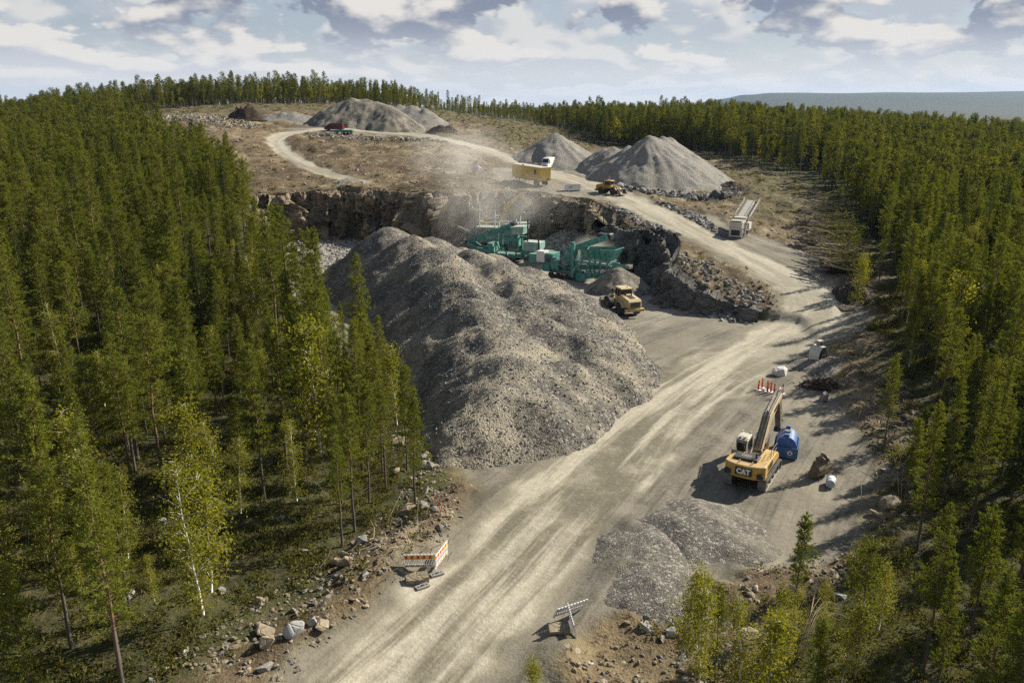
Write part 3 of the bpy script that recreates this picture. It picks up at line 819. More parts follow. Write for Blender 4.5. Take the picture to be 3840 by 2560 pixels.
heap('gravel_heap', [(-36, 299, 27.4), (-31, 296, 26.0), (-41, 301, 27.6)], 'heap_fine', 'low grey gravel heap behind the right end of the upper ridge', slope=.62, k=2.2, res=.55, lump=.2, seed=6)
heap('gravel_heap', [(-86, 293, 24.3), (-81, 292, 25.0), (-77, 292, 24.8), (-73, 293, 24.2)], 'heap_fine', 'low pale gravel mound left of the upper ridge', slope=.5, k=2, res=.55, lump=.3, seed=7)
heap('gravel_heap', [(11.2, 48.2, 1.25), (13, 49.3, 1.3), (14.2, 48.2, 1.1)], 'heap_near', 'low dark gravel patch in front of the tracked excavator', slope=.36, k=5, res=.14, lump=.12, seed=8, sink=.1)
heap('gravel_heap', [(8.6, 46, .95), (8.0, 44.6, .85), (9.4, 47.2, .8)], 'heap_near', 'thin light-catching gravel spill at the right edge of the road', slope=.3, k=5, res=.14, lump=.1, seed=9, sink=.1)
heap('gravel_heap', [(8.2, 40.9, 1.2), (9.6, 41.4, 1.2), (7.4, 40.2, .9), (8.2, 42.8, .8)], 'heap_near', 'flat dark gravel pile above the fallen barrier', slope=.38, k=5, res=.14, lump=.12, seed=10, sink=.1)
heap('gravel_heap', [(34.6, 83.4, 1.3), (37, 83.7, 1.1)], 'heap_near', 'small gravel mound carrying the upright bucket', slope=.35, k=4, res=.2, lump=.1, seed=11, sink=.1)
heap('gravel_heap', [(-37, 181.5, 11.9), (-34.5, 181, 11.7)], 'heap_fine', 'thin grey gravel spill at the foot of the spur track', slope=.3, k=3, res=.35, lump=.08, seed=12, sink=.1)

# ------------------------------------------------------------------ trees
def tris_at(C, D, ln, wd, rng):
    """thin triangles at centres C pointing along D"""
    n = len(C)
    D = D / np.linalg.norm(D, axis=1, keepdims=True)
    rnd = rng.normal(size=(n, 3)); side = np.cross(D, rnd); side /= np.linalg.norm(side, axis=1, keepdims=True) + 1e-9
    a = C - side * wd[:, None]; b = C + side * wd[:, None]; c = C + D * ln[:, None]
    V = np.stack([a, b, c], 1).reshape(-1, 3)
    return V
def wood_mesh(name, paths):
    """tapered tubes: list of (points, r0, r1, sides)"""
    V = []; F = []
    for P, r0, r1, n in paths:
        P = np.array(P, float); k0 = len(V); m_ = len(P)
        for i, p in enumerate(P):
            d = P[min(i + 1, m_ - 1)] - P[max(i - 1, 0)]; d /= np.linalg.norm(d) + 1e-9
            up = np.array((0, 0, 1.0)) if abs(d[2]) < .9 else np.array((1.0, 0, 0))
            a = np.cross(d, up); a /= np.linalg.norm(a); b = np.cross(d, a)
            r = r0 + (r1 - r0) * i / (m_ - 1)
            for j in range(n):
                t = 2 * math.pi * j / n
                V.append(p + r * (a * math.cos(t) + b * math.sin(t)))
        for i in range(m_ - 1):
            for j in range(n):
                F.append((k0 + i * n + j, k0 + i * n + (j + 1) % n, k0 + (i + 1) * n + (j + 1) % n, k0 + (i + 1) * n + j))
    return mesh_np(name, V, F, True)
def pine(seed, Ht, lod, kind='pine'):
    rng = np.random.default_rng(seed)
    lean = rng.normal(0, .012, 2) * Ht
    nst = 9 if lod == 0 else 4
    zz_ = np.linspace(-.3, Ht, nst)
    wob = rng.normal(0, .03, (nst, 2)); wob[0] = 0
    tr = np.stack([lean[0] * (zz_ / Ht) ** 2 + wob[:, 0], lean[1] * (zz_ / Ht) ** 2 + wob[:, 1], zz_], 1)
    def axis(z):
        return np.array([np.interp(z, zz_, tr[:, 0]), np.interp(z, zz_, tr[:, 1]), z])
    spruce = kind == 'spruce'
    wood = [(tr, .0085 * Ht + .02, .012, 6 if lod == 0 else 4)]
    cb = Ht * (rng.uniform(.08, .15) if spruce else rng.uniform(.26, .42))
    Rm = Ht * (rng.uniform(.115, .14) if spruce else rng.uniform(.095, .135))
    C = []; D = []; LN = []; WD = []
    shp = rng.uniform(.38, .66); lob = rng.uniform(0, 6.28); lam = rng.uniform(.1, .35)
    stepz = (.30 if lod == 0 else .62) * Ht / 12
    z = cb
    while z < Ht - .25:
        t = (z - cb) / (Ht - cb)
        if spruce:
            L0 = Rm * (1 - t) ** .95 + .12; el0 = -.25 + .6 * t
        else:
            L0 = Rm * (1 - t) ** shp * (.62 + .38 * min(1, t * 3.2)) + .12; el0 = .08 + .75 * t
        nb = rng.integers(4, 7) if lod == 0 else rng.integers(4, 6)
        a0 = rng.uniform(0, 6.28)
        for b in range(nb):
            if not spruce and t < .5 and rng.random() < .28:
                continue
            L = L0 * rng.uniform(.5, 1.3); az = a0 + b * 6.283 / nb + rng.normal(0, .25); el = el0 + rng.normal(0, .13)
            L *= 1 + lam * math.sin(az - lob + 2.5 * t)
            o = axis(z + rng.normal(0, .06))
            h = np.array([math.cos(az), math.sin(az), 0])
            tip = o + h * L * math.cos(el) + np.array([0, 0, L * math.sin(el) + .10 * L])
            mid = o + (tip - o) * .5 - np.array([0, 0, .06 * L])
            if lod == 0:
                wood.append(([o, mid, tip], .012 + .006 * L, .004, 3))
            nt_ = max(2, int(L / (.15 if lod == 0 else .42)) + 1)
            for q in range(nt_):
                s = .22 + .78 * (q + rng.random()) / nt_
                side = np.cross(h, (0, 0, 1.0)) * rng.normal(0, .20) * L * (1.1 - s * .6)
                p = o + (tip - o) * s + side + np.array([0, 0, rng.normal(.02, .05)])
                k = (7 if lod == 0 else 4)
                dv = h[None] * rng.uniform(.1, 1.0, (k, 1)) + rng.normal(0, .55, (k, 3)) + np.array([0, 0, .35 if not spruce else -.1])
                C.append(np.repeat(p[None], k, 0) + rng.normal(0, .05 if lod == 0 else .14, (k, 3))); D.append(dv)
                LN.append(rng.uniform(.15, .30, k) if lod == 0 else rng.uniform(.38, .62, k))
                WD.append(rng.uniform(.020, .040, k) if lod == 0 else rng.uniform(.075, .125, k))
        z += stepz * rng.uniform(.8, 1.25)
    if not spruce and lod == 0:                         # dead twigs below the crown
        for _ in range(12):
            zt = rng.uniform(.12, .95) * cb; az = rng.uniform(0, 6.28); L = rng.uniform(.25, .9)
            o = axis(zt); wood.append(([o, o + np.array([math.cos(az) * L, math.sin(az) * L, rng.uniform(-.15, .12)])], .012, .004, 3))
    top = axis(Ht)
    k = 12 if lod == 0 else 4
    C.append(np.repeat(top[None] - [0, 0, .15], k, 0)); D.append(rng.normal(0, .3, (k, 3)) + [0, 0, 1.0])
    LN.append(np.full(k, .35)); WD.append(np.full(k, .04))
    V = tris_at(np.concatenate(C), np.concatenate(D), np.concatenate(LN), np.concatenate(WD), rng)
    cr = mesh_np(kind + '_crown', V, np.arange(len(V)).reshape(-1, 3))
    tk = wood_mesh(kind + '_trunk', wood)
    return tk, cr
def birch(seed, Ht, lod):
    rng = np.random.default_rng(seed)
    n = 9 if lod == 0 else 4
    zz_ = np.linspace(-.3, Ht, n); lean = rng.normal(0, .05, 2) * Ht
    wob = np.cumsum(rng.normal(0, .05, (n, 2)), 0); wob -= wob[0]
    tr = np.stack([lean[0] * (zz_ / Ht) ** 1.5 + wob[:, 0], lean[1] * (zz_ / Ht) ** 1.5 + wob[:, 1], zz_], 1)
    def axis(z):
        return np.array([np.interp(z, zz_, tr[:, 0]), np.interp(z, zz_, tr[:, 1]), z])
    wood = [(tr, .006 * Ht + .018, .010, 6 if lod == 0 else 4)]
    C = []; D = []; cb = Ht * rng.uniform(.22, .34)
    Rm = Ht * rng.uniform(.11, .15)
    for b in range(46 if lod == 0 else 20):
        t = rng.random() ** .9; z = cb + (Ht - cb) * t
        L = (Rm * (1 - t) ** .55 * (.6 + .4 * min(1, t * 3)) + .25) * rng.uniform(.65, 1.25); az = rng.uniform(0, 6.28); el = rng.uniform(.45, .95)
        o = axis(z); h = np.array([math.cos(az), math.sin(az), 0])
        mid = o + h * L * .55 * math.cos(el) + np.array([0, 0, L * .6 * math.sin(el)])
        tip = mid + h * L * .5 + np.array([0, 0, L * rng.uniform(-.1, .3)])
        if lod == 0:
            wood.append(([o, mid, tip], .013, .003, 3))
        k = int(34 + 42 * L) if lod == 0 else int(7 + 8 * L)
        s = rng.random(k)[:, None]
        p = np.where(s < .5, o + (mid - o) * (s * 2), mid + (tip - mid) * (s * 2 - 1))
        p = p + rng.normal(0, .16 + .10 * s, (k, 3)) + np.stack([s[:, 0] * 0, s[:, 0] * 0, -rng.random(k) * .30 * s[:, 0]], 1)
        C.append(p); D.append(rng.normal(0, 1, (k, 3)) + [0, 0, -.4])
    C = np.concatenate(C); D = np.concatenate(D); m_ = len(C)
    ln = rng.uniform(.06, .13, m_) if lod == 0 else rng.uniform(.18, .34, m_)
    V = tris_at(C, D, ln, ln * .42, rng)
    return wood_mesh('birch_trunk', wood), mesh_np('birch_crown', V, np.arange(len(V)).reshape(-1, 3))
def setm(me, *ms):
    for m_ in ms:
        me.materials.append(M[m_])
    return me
PINES = [pine(100 + i, h, 0) for i, h in enumerate((12, 11, 13.5, 12.5, 9.5, 14, 11.5))]
SPRUCES = [pine(150 + i, h, 0, 'spruce') for i, h in enumerate((11, 13))]
BIRCHES = [birch(200 + i, h, 0) for i, h in enumerate((9, 8, 10, 7, 5))]
for tk, cr in PINES: setm(tk, 'bark'); setm(cr, 'pine')
for tk, cr in SPRUCES: setm(tk, 'bark'); setm(cr, 'spruce')
for tk, cr in BIRCHES: setm(tk, 'bark_birch'); setm(cr, 'birch')
PH = (12, 11, 13.5, 12.5, 9.5, 14, 11.5); SH = (11, 13); BH = (9, 8, 10, 7, 5)
def joined(name, tk, cr, ma, mb):
    """trunk and crown in one mesh, for the mass of the forest"""
    n = len(tk.vertices)
    V = np.empty(n * 3, np.float32); tk.vertices.foreach_get('co', V)
    V2 = np.empty(len(cr.vertices) * 3, np.float32); cr.vertices.foreach_get('co', V2)
    f1 = [tuple(p.vertices) for p in tk.polygons]
    k = len(cr.vertices) // 3
    me = bpy.data.meshes.new(name)
    me.from_pydata(np.concatenate([V, V2]).reshape(-1, 3).tolist(), [], f1 + [(n + 3 * i, n + 3 * i + 1, n + 3 * i + 2) for i in range(k)])
    me.materials.append(M[ma]); me.materials.append(M[mb])
    me.polygons.foreach_set('material_index', np.concatenate([np.zeros(len(f1), np.int32), np.ones(k, np.int32)]))
    me.update()
    return me
FAR = bpy.data.collections.new('forest_kinds')
def proto(colname, items):
    c = bpy.data.collections.new(colname)
    for i, (nm, me) in enumerate(items):
        o = bpy.data.objects.new('%s_%02d' % (nm, i), me)
        c.objects.link(o)
    return c
def scatter(name, pts, rot, sc, idx, coll, label, cat, parent=None):
    me = bpy.data.meshes.new(name)
    n = len(pts)
    me.vertices.add(n); me.vertices.foreach_set('co', np.asarray(pts, np.float32).ravel())
    for nm, ty, key, d in (('rot', 'FLOAT_VECTOR', 'vector', rot), ('siz', 'FLOAT_VECTOR', 'vector', sc), ('idx', 'INT', 'value', idx)):
        a = me.attributes.new(nm, ty, 'POINT')
        a.data.foreach_set(key, np.asarray(d, np.int32 if ty == 'INT' else np.float32).ravel())
    me.update()
    ng = bpy.data.node_groups.new(name, 'GeometryNodeTree')
    ng.interface.new_socket('Geometry', in_out='INPUT', socket_type='NodeSocketGeometry')
    ng.interface.new_socket('Geometry', in_out='OUTPUT', socket_type='NodeSocketGeometry')
    gi = ng.nodes.new('NodeGroupInput'); go = ng.nodes.new('NodeGroupOutput')
    ci = ng.nodes.new('GeometryNodeCollectionInfo')
    ci.inputs['Collection'].default_value = coll
    ci.inputs['Separate Children'].default_value = True
    ci.inputs['Reset Children'].default_value = True
    ip = ng.nodes.new('GeometryNodeInstanceOnPoints')
    ip.inputs['Pick Instance'].default_value = True
    def na(nm, ty):
        q = ng.nodes.new('GeometryNodeInputNamedAttribute'); q.data_type = ty; q.inputs['Name'].default_value = nm
        return q.outputs['Attribute']
    er = ng.nodes.new('FunctionNodeEulerToRotation')
    L = ng.links.new
    L(gi.outputs[0], ip.inputs['Points']); L(ci.outputs[0], ip.inputs['Instance'])
    L(na('idx', 'INT'), ip.inputs['Instance Index'])
    L(na('rot', 'FLOAT_VECTOR'), er.inputs[0]); L(er.outputs[0], ip.inputs['Rotation'])
    L(na('siz', 'FLOAT_VECTOR'), ip.inputs['Scale']); L(ip.outputs[0], go.inputs[0])
    o = bpy.data.objects.new(name, me)
    COL.objects.link(o)
    md = o.modifiers.new('scatter', 'NODES'); md.node_group = ng
    if parent is not None:
        o.parent = parent
        tag(o, kind='stuff')
    else:
        tag(o, label, cat, kind='stuff')
    return o

# where trees stand
def jitter(x0, x1, y0, y1, d, rng):
    X, Y = np.meshgrid(np.arange(x0, x1, d), np.arange(y0, y1, d))
    return (X + rng.uniform(-.42, .42, X.shape) * d).ravel(), (Y + rng.uniform(-.42, .42, X.shape) * d).ravel()
rngT = np.random.default_rng(21)
px_, py_ = [], []
for x0, x1, y0, y1, d in ((-260, 230, 14, 420, 2.15), (-420, 560, 420, 900, 4.2)):
    a, b = jitter(x0, x1, y0, y1, d, rngT); px_.append(a); py_.append(b)
tx = np.concatenate(px_); ty = np.concatenate(py_)
def seen(x, y, z, mg=.05, pad=14):
    dep = y * .958 + (28 - z) * .287
    return (np.abs(x) < dep * (.643 + mg) + pad) & (y > 15)
csd = poly_sd(tx + 1.5 * fbm(tx, ty, 9, 3, 300), ty + 1.5 * fbm(tx, ty, 9, 3, 301), CLEAR)
keep = (csd < -1.0) & seen(tx, ty, 5.0)
dens = np.ones_like(tx)
dens *= np.where((tx < 0) & (ty < 62), .34 + .5 * sstep(-18, -34, tx), 1)                      # open stand beside the entrance road
dens *= np.where((tx < 0) & (ty < 45) & (tx > -16), .35, 1)
dens *= np.where((tx > 0) & (ty < 60) & (tx < 34), .35, 1)
dens *= np.where((tx > 17) & (tx < 30) & (ty > 34) & (ty < 56), .25, 1)
dens *= np.where((tx > 45) & (tx < 90) & (ty > 175) & (ty < 260), .55, 1)
dens *= np.where(ty > 330, .8, 1)
dens *= np.where((tx < -20) & (ty > 60), .8, 1)
keep &= rngT.random(len(tx)) < dens * (.82 + .3 * fbm(tx, ty, 14, 2, 305))
tx, ty = tx[keep], ty[keep]
heroP = [(-10.6, 47.7, 9.8), (-6.9, 51.1, 8.8), (-12.2, 51.4, 8.6), (-10.2, 51.3, 9.2), (-9.4, 53.7, 7.8), (-24.7, 34.1, 8.6), (-22.7, 34.8, 11.0), (-19.5, 33.4, 8.7), (-17.5, 50.8, 11.5), (-17.0, 55, 12.5),
         (-16.1, 56.6, 13.2), (-21, 48.9, 11.4), (-27.4, 42.4, 11.9), (-23.9, 49.4, 13.0), (-14.5, 57.8, 13.8), (-11.5, 60.5, 9.5), (-8.2, 56.6, 8.6), (-13, 63, 10), (15.6, 37.9, 7.1), (26.4, 45.8, 10.5), (31.7, 52.7, 9.6), (27.8, 50.4, 7.2),
         (10.2, 33.5, 5.7), (17.3, 33.7, 8.0), (30.8, 47.7, 10.8), (39.5, 60, 13.6), (30.7, 60.5, 8.5), (43.2, 82, 10.5), (53, 112.7, 11), (20.5, 32, 7.4), (24, 35.5, 8.6), (28.5, 39, 9.8), (14, 30.5, 6), (22.5, 28, 8.5), (27, 31, 9.5), (32, 42, 11.5), (18.6, 26.5, 6.5)]
heroB = [(-15.6, 34.8, 11.2), (-16.3, 37.5, 8.5), (-18.3, 45.7, 8.4), (-17.6, 46.1, 7.2), (-20.4, 46, 8.6), (-23.8, 41.3, 10.4), (-14.3, 54.4, 12.0), (-15.6, 66.8, 9.2), (-9.3, 60.2, 8.8), (-22.1, 40.3, 6.7),
         (8.0, 32.5, 7.4), (8.8, 31.3, 7.4), (36.5, 58, 8.6), (43.4, 75.5, 10.2), (.9, 29.8, 4.2), (10.8, 31.1, 7.0), (26.3, 38, 6.8), (12.5, 32.3, 6.2), (13.6, 33.6, 5.4), (11.6, 29.6, 6.6), (15.4, 31.4, 6.4), (9.4, 33.6, 4.6), (19.4, 36, 5.5), (16.4, 35.6, 4.4), (45.5, 89, 9.6), (44, 99, 8.8)]
hx = np.array([h[0] for h in heroP + heroB]); hy = np.array([h[1] for h in heroP + heroB])
far_ok = np.ones(len(tx), bool)
for a, b in zip(hx, hy):
    far_ok &= np.hypot(tx - a, ty - b) > 1.5
# keep the road mouth, the barriers and the excavator in sight from the air
far_ok &= ~((tx > 2) & (tx < 22) & (ty < 30) & (ty > 14) & (rngT.random(len(tx)) < .6))
far_ok &= ~((tx > -12) & (tx < 3) & (ty < 31))
tx, ty = tx[far_ok], ty[far_ok]
tz = terrain(tx, ty)
kind = np.where(rngT.random(len(tx)) < .12 + .16 * (fbm(tx, ty, 25, 2, 310) > .35) , 1, 0)
kind = np.where((tx < 0) & (ty < 75) & (rngT.random(len(tx)) < .10), 1, kind)
kind = np.where((kind == 0) & (rngT.random(len(tx)) < np.where(tx > 20, .14, .05)), 2, kind)
hsc = rngT.uniform(.55, 1.12, len(tx))
hsc *= np.where((tx < 0) & (ty < 70), .86, 1.0)
hsc *= np.where((tx > 0) & (ty < 75), .86, 1.0)
hsc *= np.where((tx > 30) & (ty > 150), 1.12, 1.0)
hsc = np.where(rngT.random(len(tx)) < .08, hsc * .6, hsc)
hsc *= np.where((ty > 330) & (np.abs(tx) < 80), .85, 1.0)
wid = rngT.uniform(.78, 1.28, len(tx))
allx = np.concatenate([hx, tx]); ally = np.concatenate([hy, ty]); allz = np.concatenate([terrain(hx, hy), tz])
allk = np.concatenate([np.zeros(len(heroP), int), np.ones(len(heroB), int), kind])
allh = np.concatenate([[h[2] for h in heroP + heroB], np.zeros(len(tx))])
alls = np.concatenate([np.zeros(len(hx)), hsc]); allw = np.concatenate([np.ones(len(hx)), wid])
dist = np.hypot(np.hypot(allx, ally), 28 - allz)
# hidden by the frame: do not spend an individual on a tree that the photograph does not show
inview = (np.abs(allx) < (ally * .958 + (20 - allz) * .287) * .655) & (ally > 19)
single = np.zeros(len(allx), bool)
for k, lim in ((0, 300), (1, 240), (2, 60)):
    cand = np.where((allk == k) & inview)[0]
    single[cand[np.argsort(dist[cand])][:lim]] = True
KN = (('pine_tree', PINES, PH, 'pine'), ('birch_tree', BIRCHES, BH, 'birch'), ('spruce_tree', SPRUCES, SH, 'spruce'))
TKIND = ('slender green pine with brown trunk', 'pale-trunked birch with yellow-green leaves', 'dark narrow spruce branched to the ground')
TZONE = ('in the open stand beside the left verge', 'on the wooded slope left of the big heap', 'in the lower right corner below the excavator', 'in the forest right of the road bend')
rr = random.Random(3)
_nP = len(heroP)
HERO = {0: 'pine with a long bare trunk standing just above the left striped barrier', 1: 'nearest pine to the road, rooted in the stony left verge', 5: 'leaning-crowned pine in the lower left corner of the forest',
        18: 'small dark pine standing alone among the birch saplings below the excavator', 22: 'short young pine at the lower edge among the right-hand birch saplings',
        _nP: 'tall white-trunked birch in front of the lower left pines', _nP + 8: 'light green birch overlapping the dark foot of the big stone heap', _nP + 10: 'feathery birch sapling nearest the right barriers at the lower edge',
        _nP + 14: 'low bushy birch sapling at the bottom edge right of the road', _nP + 12: 'bright yellow-green birch inside the dark right-hand pines'}
for i in np.where(single)[0]:
    k = int(allk[i]); nm, kinds, hs, cat = KN[k]
    j = rr.randrange(len(kinds))
    s = allh[i] / hs[j] if allh[i] > 0 else alls[i]
    side = 1 if allx[i] > 2 else 0
    zone = (0 if ally[i] < 62 else 1) + 2 * side
    lab = HERO.get(i, '%s %s' % (TKIND[k], TZONE[zone]))
    t = thing(nm, lab, cat + ' tree', (float(allx[i]), float(ally[i]), float(allz[i]) - .05), rr.uniform(0, 6.28), '%s %s' % (('pines', 'birches', 'spruces')[k], TZONE[zone]))
    w_ = s * allw[i]
    t.scale = (w_, w_, s)
    for pn, me in (('trunk', kinds[j][0]), ('crown', kinds[j][1])):
        link(pn, me, None, t)
# the rest of the forest reads as one mass
rest = ~single
items = [('pine', joined('pine_mid', a, b, 'bark', 'pine')) for a, b in PINES] + [('qbirch', joined('birch_mid', a, b, 'bark_birch', 'birch')) for a, b in BIRCHES[:3]] + [('rspruce', joined('spruce_mid', a, b, 'bark', 'spruce')) for a, b in SPRUCES]
lowi = []
for q, h in enumerate((12, 11, 13, 10)):
    a, b = pine(400 + q, h, 1); lowi.append(('pine', joined('pine_low', a, b, 'bark', 'pine_far')))
for q, h in enumerate((9, 8)):
    a, b = birch(420 + q, h, 1); lowi.append(('qbirch', joined('birch_low', a, b, 'bark_birch', 'birch')))
for q, h in enumerate((12, 13)):
    a, b = pine(440 + q, h, 1, 'spruce'); lowi.append(('rspruce', joined('spruce_low', a, b, 'bark', 'spruce')))
cm = proto('forest_near_kinds', items); cl = proto('forest_far_kinds', lowi)
def mass(name, m_, coll, nk, label):
    ids = np.where(m_)[0]; n = len(ids)
    off = np.cumsum([0] + list(nk))
    idx = np.array([off[allk[i]] + rngT.integers(0, nk[allk[i]]) for i in ids])
    s = np.where(alls[ids] > 0, alls[ids], .9)
    sc = np.stack([s * allw[ids], s * allw[ids], s], 1)
    rot = np.stack([np.zeros(n), np.zeros(n), rngT.uniform(0, 6.28, n)], 1)
    scatter(name, np.stack([allx[ids], ally[ids], allz[ids] - .05], 1), rot, sc, idx, coll, label, 'forest')
mass('forest', rest & (dist < 170) & (allx <= 2), cm, (7, 3, 2), 'dense green pine forest covering the slope left of the quarry')
mass('forest', rest & (dist < 170) & (allx > 2), cm, (7, 3, 2), 'dense dark green pine forest along the right side of the quarry')
mass('forest', rest & (dist >= 170), cl, (4, 2, 2), 'distant mixed forest closing the horizon behind the quarry')
print('TREES', len(allx), single.sum())

# undergrowth on the forest floor
def clump(seed, r, h, n, sz):
    rng = np.random.default_rng(seed)
    C = np.stack([rng.normal(0, r * .5, n), rng.normal(0, r * .5, n), rng.uniform(0, h, n)], 1)
    ln = rng.uniform(.6, 1.3, n) * sz
    V = tris_at(C, rng.normal(0, .6, (n, 3)) + [0, 0, .7], ln, ln * .35, rng)
    return setm(mesh_np('undergrowth', V, np.arange(len(V)).reshape(-1, 3)), 'shrub')
cu = proto('undergrowth_kinds', [('shrub', clump(500 + i, .42, .28, 60, .13)) for i in range(4)])
a, b = jitter(-75, 75, 18, 130, .62, rngT)
sdu = poly_sd(a + 1.5 * fbm(a, b, 6, 3, 320), b + 1.5 * fbm(a, b, 6, 3, 321), CLEAR)
_t = terrain(a, b, True)
k = ((sdu < -.3) | ((_t[3] > .5) & (rngT.random(len(a)) < .07))) & seen(a, b, 2, .0, 2) & (rngT.random(len(a)) < .70 + .5 * fbm(a, b, 3.5, 3, 322)) & (np.hypot(a, b) < 125)
a, b = a[k], b[k]
n = len(a)
scatter('undergrowth', np.stack([a, b, terrain(a, b) - .03], 1), np.stack([a * 0, a * 0, rngT.uniform(0, 6.28, n)], 1), np.repeat(rngT.uniform(.6, 1.5, (n, 1)), 3, 1), rngT.integers(0, 4, n), cu, 'low heather and bilberry undergrowth on the forest floor', 'undergrowth')

# ------------------------------------------------------------------ air
hz = B().box(-7600, 7600, -560, 9800, -75, 190)
haze = hz.build('haze', None)
hm = bpy.data.materials.new('summer_haze'); hm.use_nodes = True
hn = hm.node_tree; hn.nodes.clear()
ho = hn.nodes.new('ShaderNodeOutputMaterial'); pv = hn.nodes.new('ShaderNodeVolumePrincipled')
pv.inputs['Color'].default_value = (.32, .57, 1.0, 1); pv.inputs['Density'].default_value = 3.6e-5; pv.inputs['Anisotropy'].default_value = .2
hn.links.new(pv.outputs[0], ho.inputs['Volume'])
haze.data.materials.append(hm)
tag(haze, 'thin blue summer haze over the forest and far hills', 'haze', kind='stuff')

# ------------------------------------------------------------------ machines
def text_mesh(name, txt, size, m, parent, loc, rot, ext=.012, bold=.012, sx=1.0):
    cu_ = bpy.data.curves.new(name, 'FONT')
    cu_.body = txt; cu_.size = size; cu_.extrude = ext; cu_.offset = bold; cu_.align_x = 'CENTER'; cu_.align_y = 'CENTER'; cu_.resolution_u = 3
    o = bpy.data.objects.new(name + '_tmp', cu_)
    COL.objects.link(o)
    dg = bpy.context.evaluated_depsgraph_get(); dg.update()
    me = bpy.data.meshes.new_from_object(o.evaluated_get(dg))
    bpy.data.objects.remove(o); me.name = name
    me.materials.clear()
    q = link(name, me, m, parent)
    q.location = loc; q.rotation_euler = rot; q.scale = (sx, 1, 1)
    tag(q, kind='stuff') if False else None
    return q
def loop_profile(half, r, n=8):
    P = []
    for i in range(n + 1):
        t = -math.pi / 2 + math.pi * i / n
        P.append((half + r * math.cos(t), r + r * math.sin(t)))
    for i in range(n + 1):
        t = math.pi / 2 + math.pi * i / n
        P.append((-half + r * math.cos(t), r + r * math.sin(t)))
    return P
def crawler(root, x, half, r, w, m_shoe='shoe', m_in='black', name='track', ax='y'):
    """one crawler: a belt with raised shoes, rollers and frame, running along y (or x)"""
    def T(o):
        if ax == 'x':
            o.rotation_euler = (0, 0, -math.pi / 2)
            o.location = (0, x, 0)
        else:
            o.location = (x, 0, 0)
        return o
    out = loop_profile(half, r); inn = [(a * .985, r + (b - r) * .84) for a, b in out]
    b = B(); n = len(out)
    V = [(-w / 2, p[0], p[1]) for p in out] + [(w / 2, p[0], p[1]) for p in out] + [(-w / 2, p[0], p[1]) for p in inn] + [(w / 2, p[0], p[1]) for p in inn]
    F = []
    for i in range(n):
        j = (i + 1) % n
        F += [(i, j, n + j, n + i), (2 * n + j, 2 * n + i, 3 * n + i, 3 * n + j), (j, i, 2 * n + i, 2 * n + j), (n + i, n + j, 3 * n + j, 3 * n + i)]
    b.add(V, F)
    per = 4 * half + 2 * math.pi * r; k = int(per / .21)
    for q in range(k):
        s = per * q / k
        if s < 2 * half: p = (s - half, 2 * r); a = 0
        elif s < 2 * half + math.pi * r:
            a = (s - 2 * half) / r; p = (half + r * math.sin(a), r + r * math.cos(a))
        elif s < 4 * half + math.pi * r:
            p = (half - (s - 2 * half - math.pi * r), 0.0); a = math.pi
        else:
            a = math.pi + (s - 4 * half - math.pi * r) / r; p = (-half + r * math.sin(a), r + r * math.cos(a))
        nx_, nz_ = math.sin(a), math.cos(a)
        if p[1] < .03: continue
        c = (0, p[0] + nx_ * .015, p[1] + nz_ * .015)
        tx_, tz_ = nz_, -nx_
        P = []
        for dn in (-.03, .03):
            for (wx_, dt) in ((-w / 2, -.03), (w / 2, -.03), (w / 2, .03), (-w / 2, .03)):
                P.append((wx_ * 1.01, c[1] + tx_ * dt + nx_ * dn, c[2] + tz_ * dt + nz_ * dn))
        b.hexa(P)
    t = T(b.build(name, m_shoe, root))
    fr = B().box(-w * .28, w * .28, -half * .95, half * .95, r * .6, r * 1.35)
    fr.build('track_frame', m_in, t)
    for yy in (-half, half):
        B().cyl((-w * .36, yy, r), (w * .36, yy, r), r * .74, 14).build('sprocket', m_in, t)
    ro = max(3, int(half * 2.4))
    for i in range(ro):
        yy = -half * .75 + 1.5 * half * i / (ro - 1)
        B().cyl((-w * .34, yy, r * .36), (w * .34, yy, r * .36), r * .22, 8).build('roller', m_in, t)
    return t

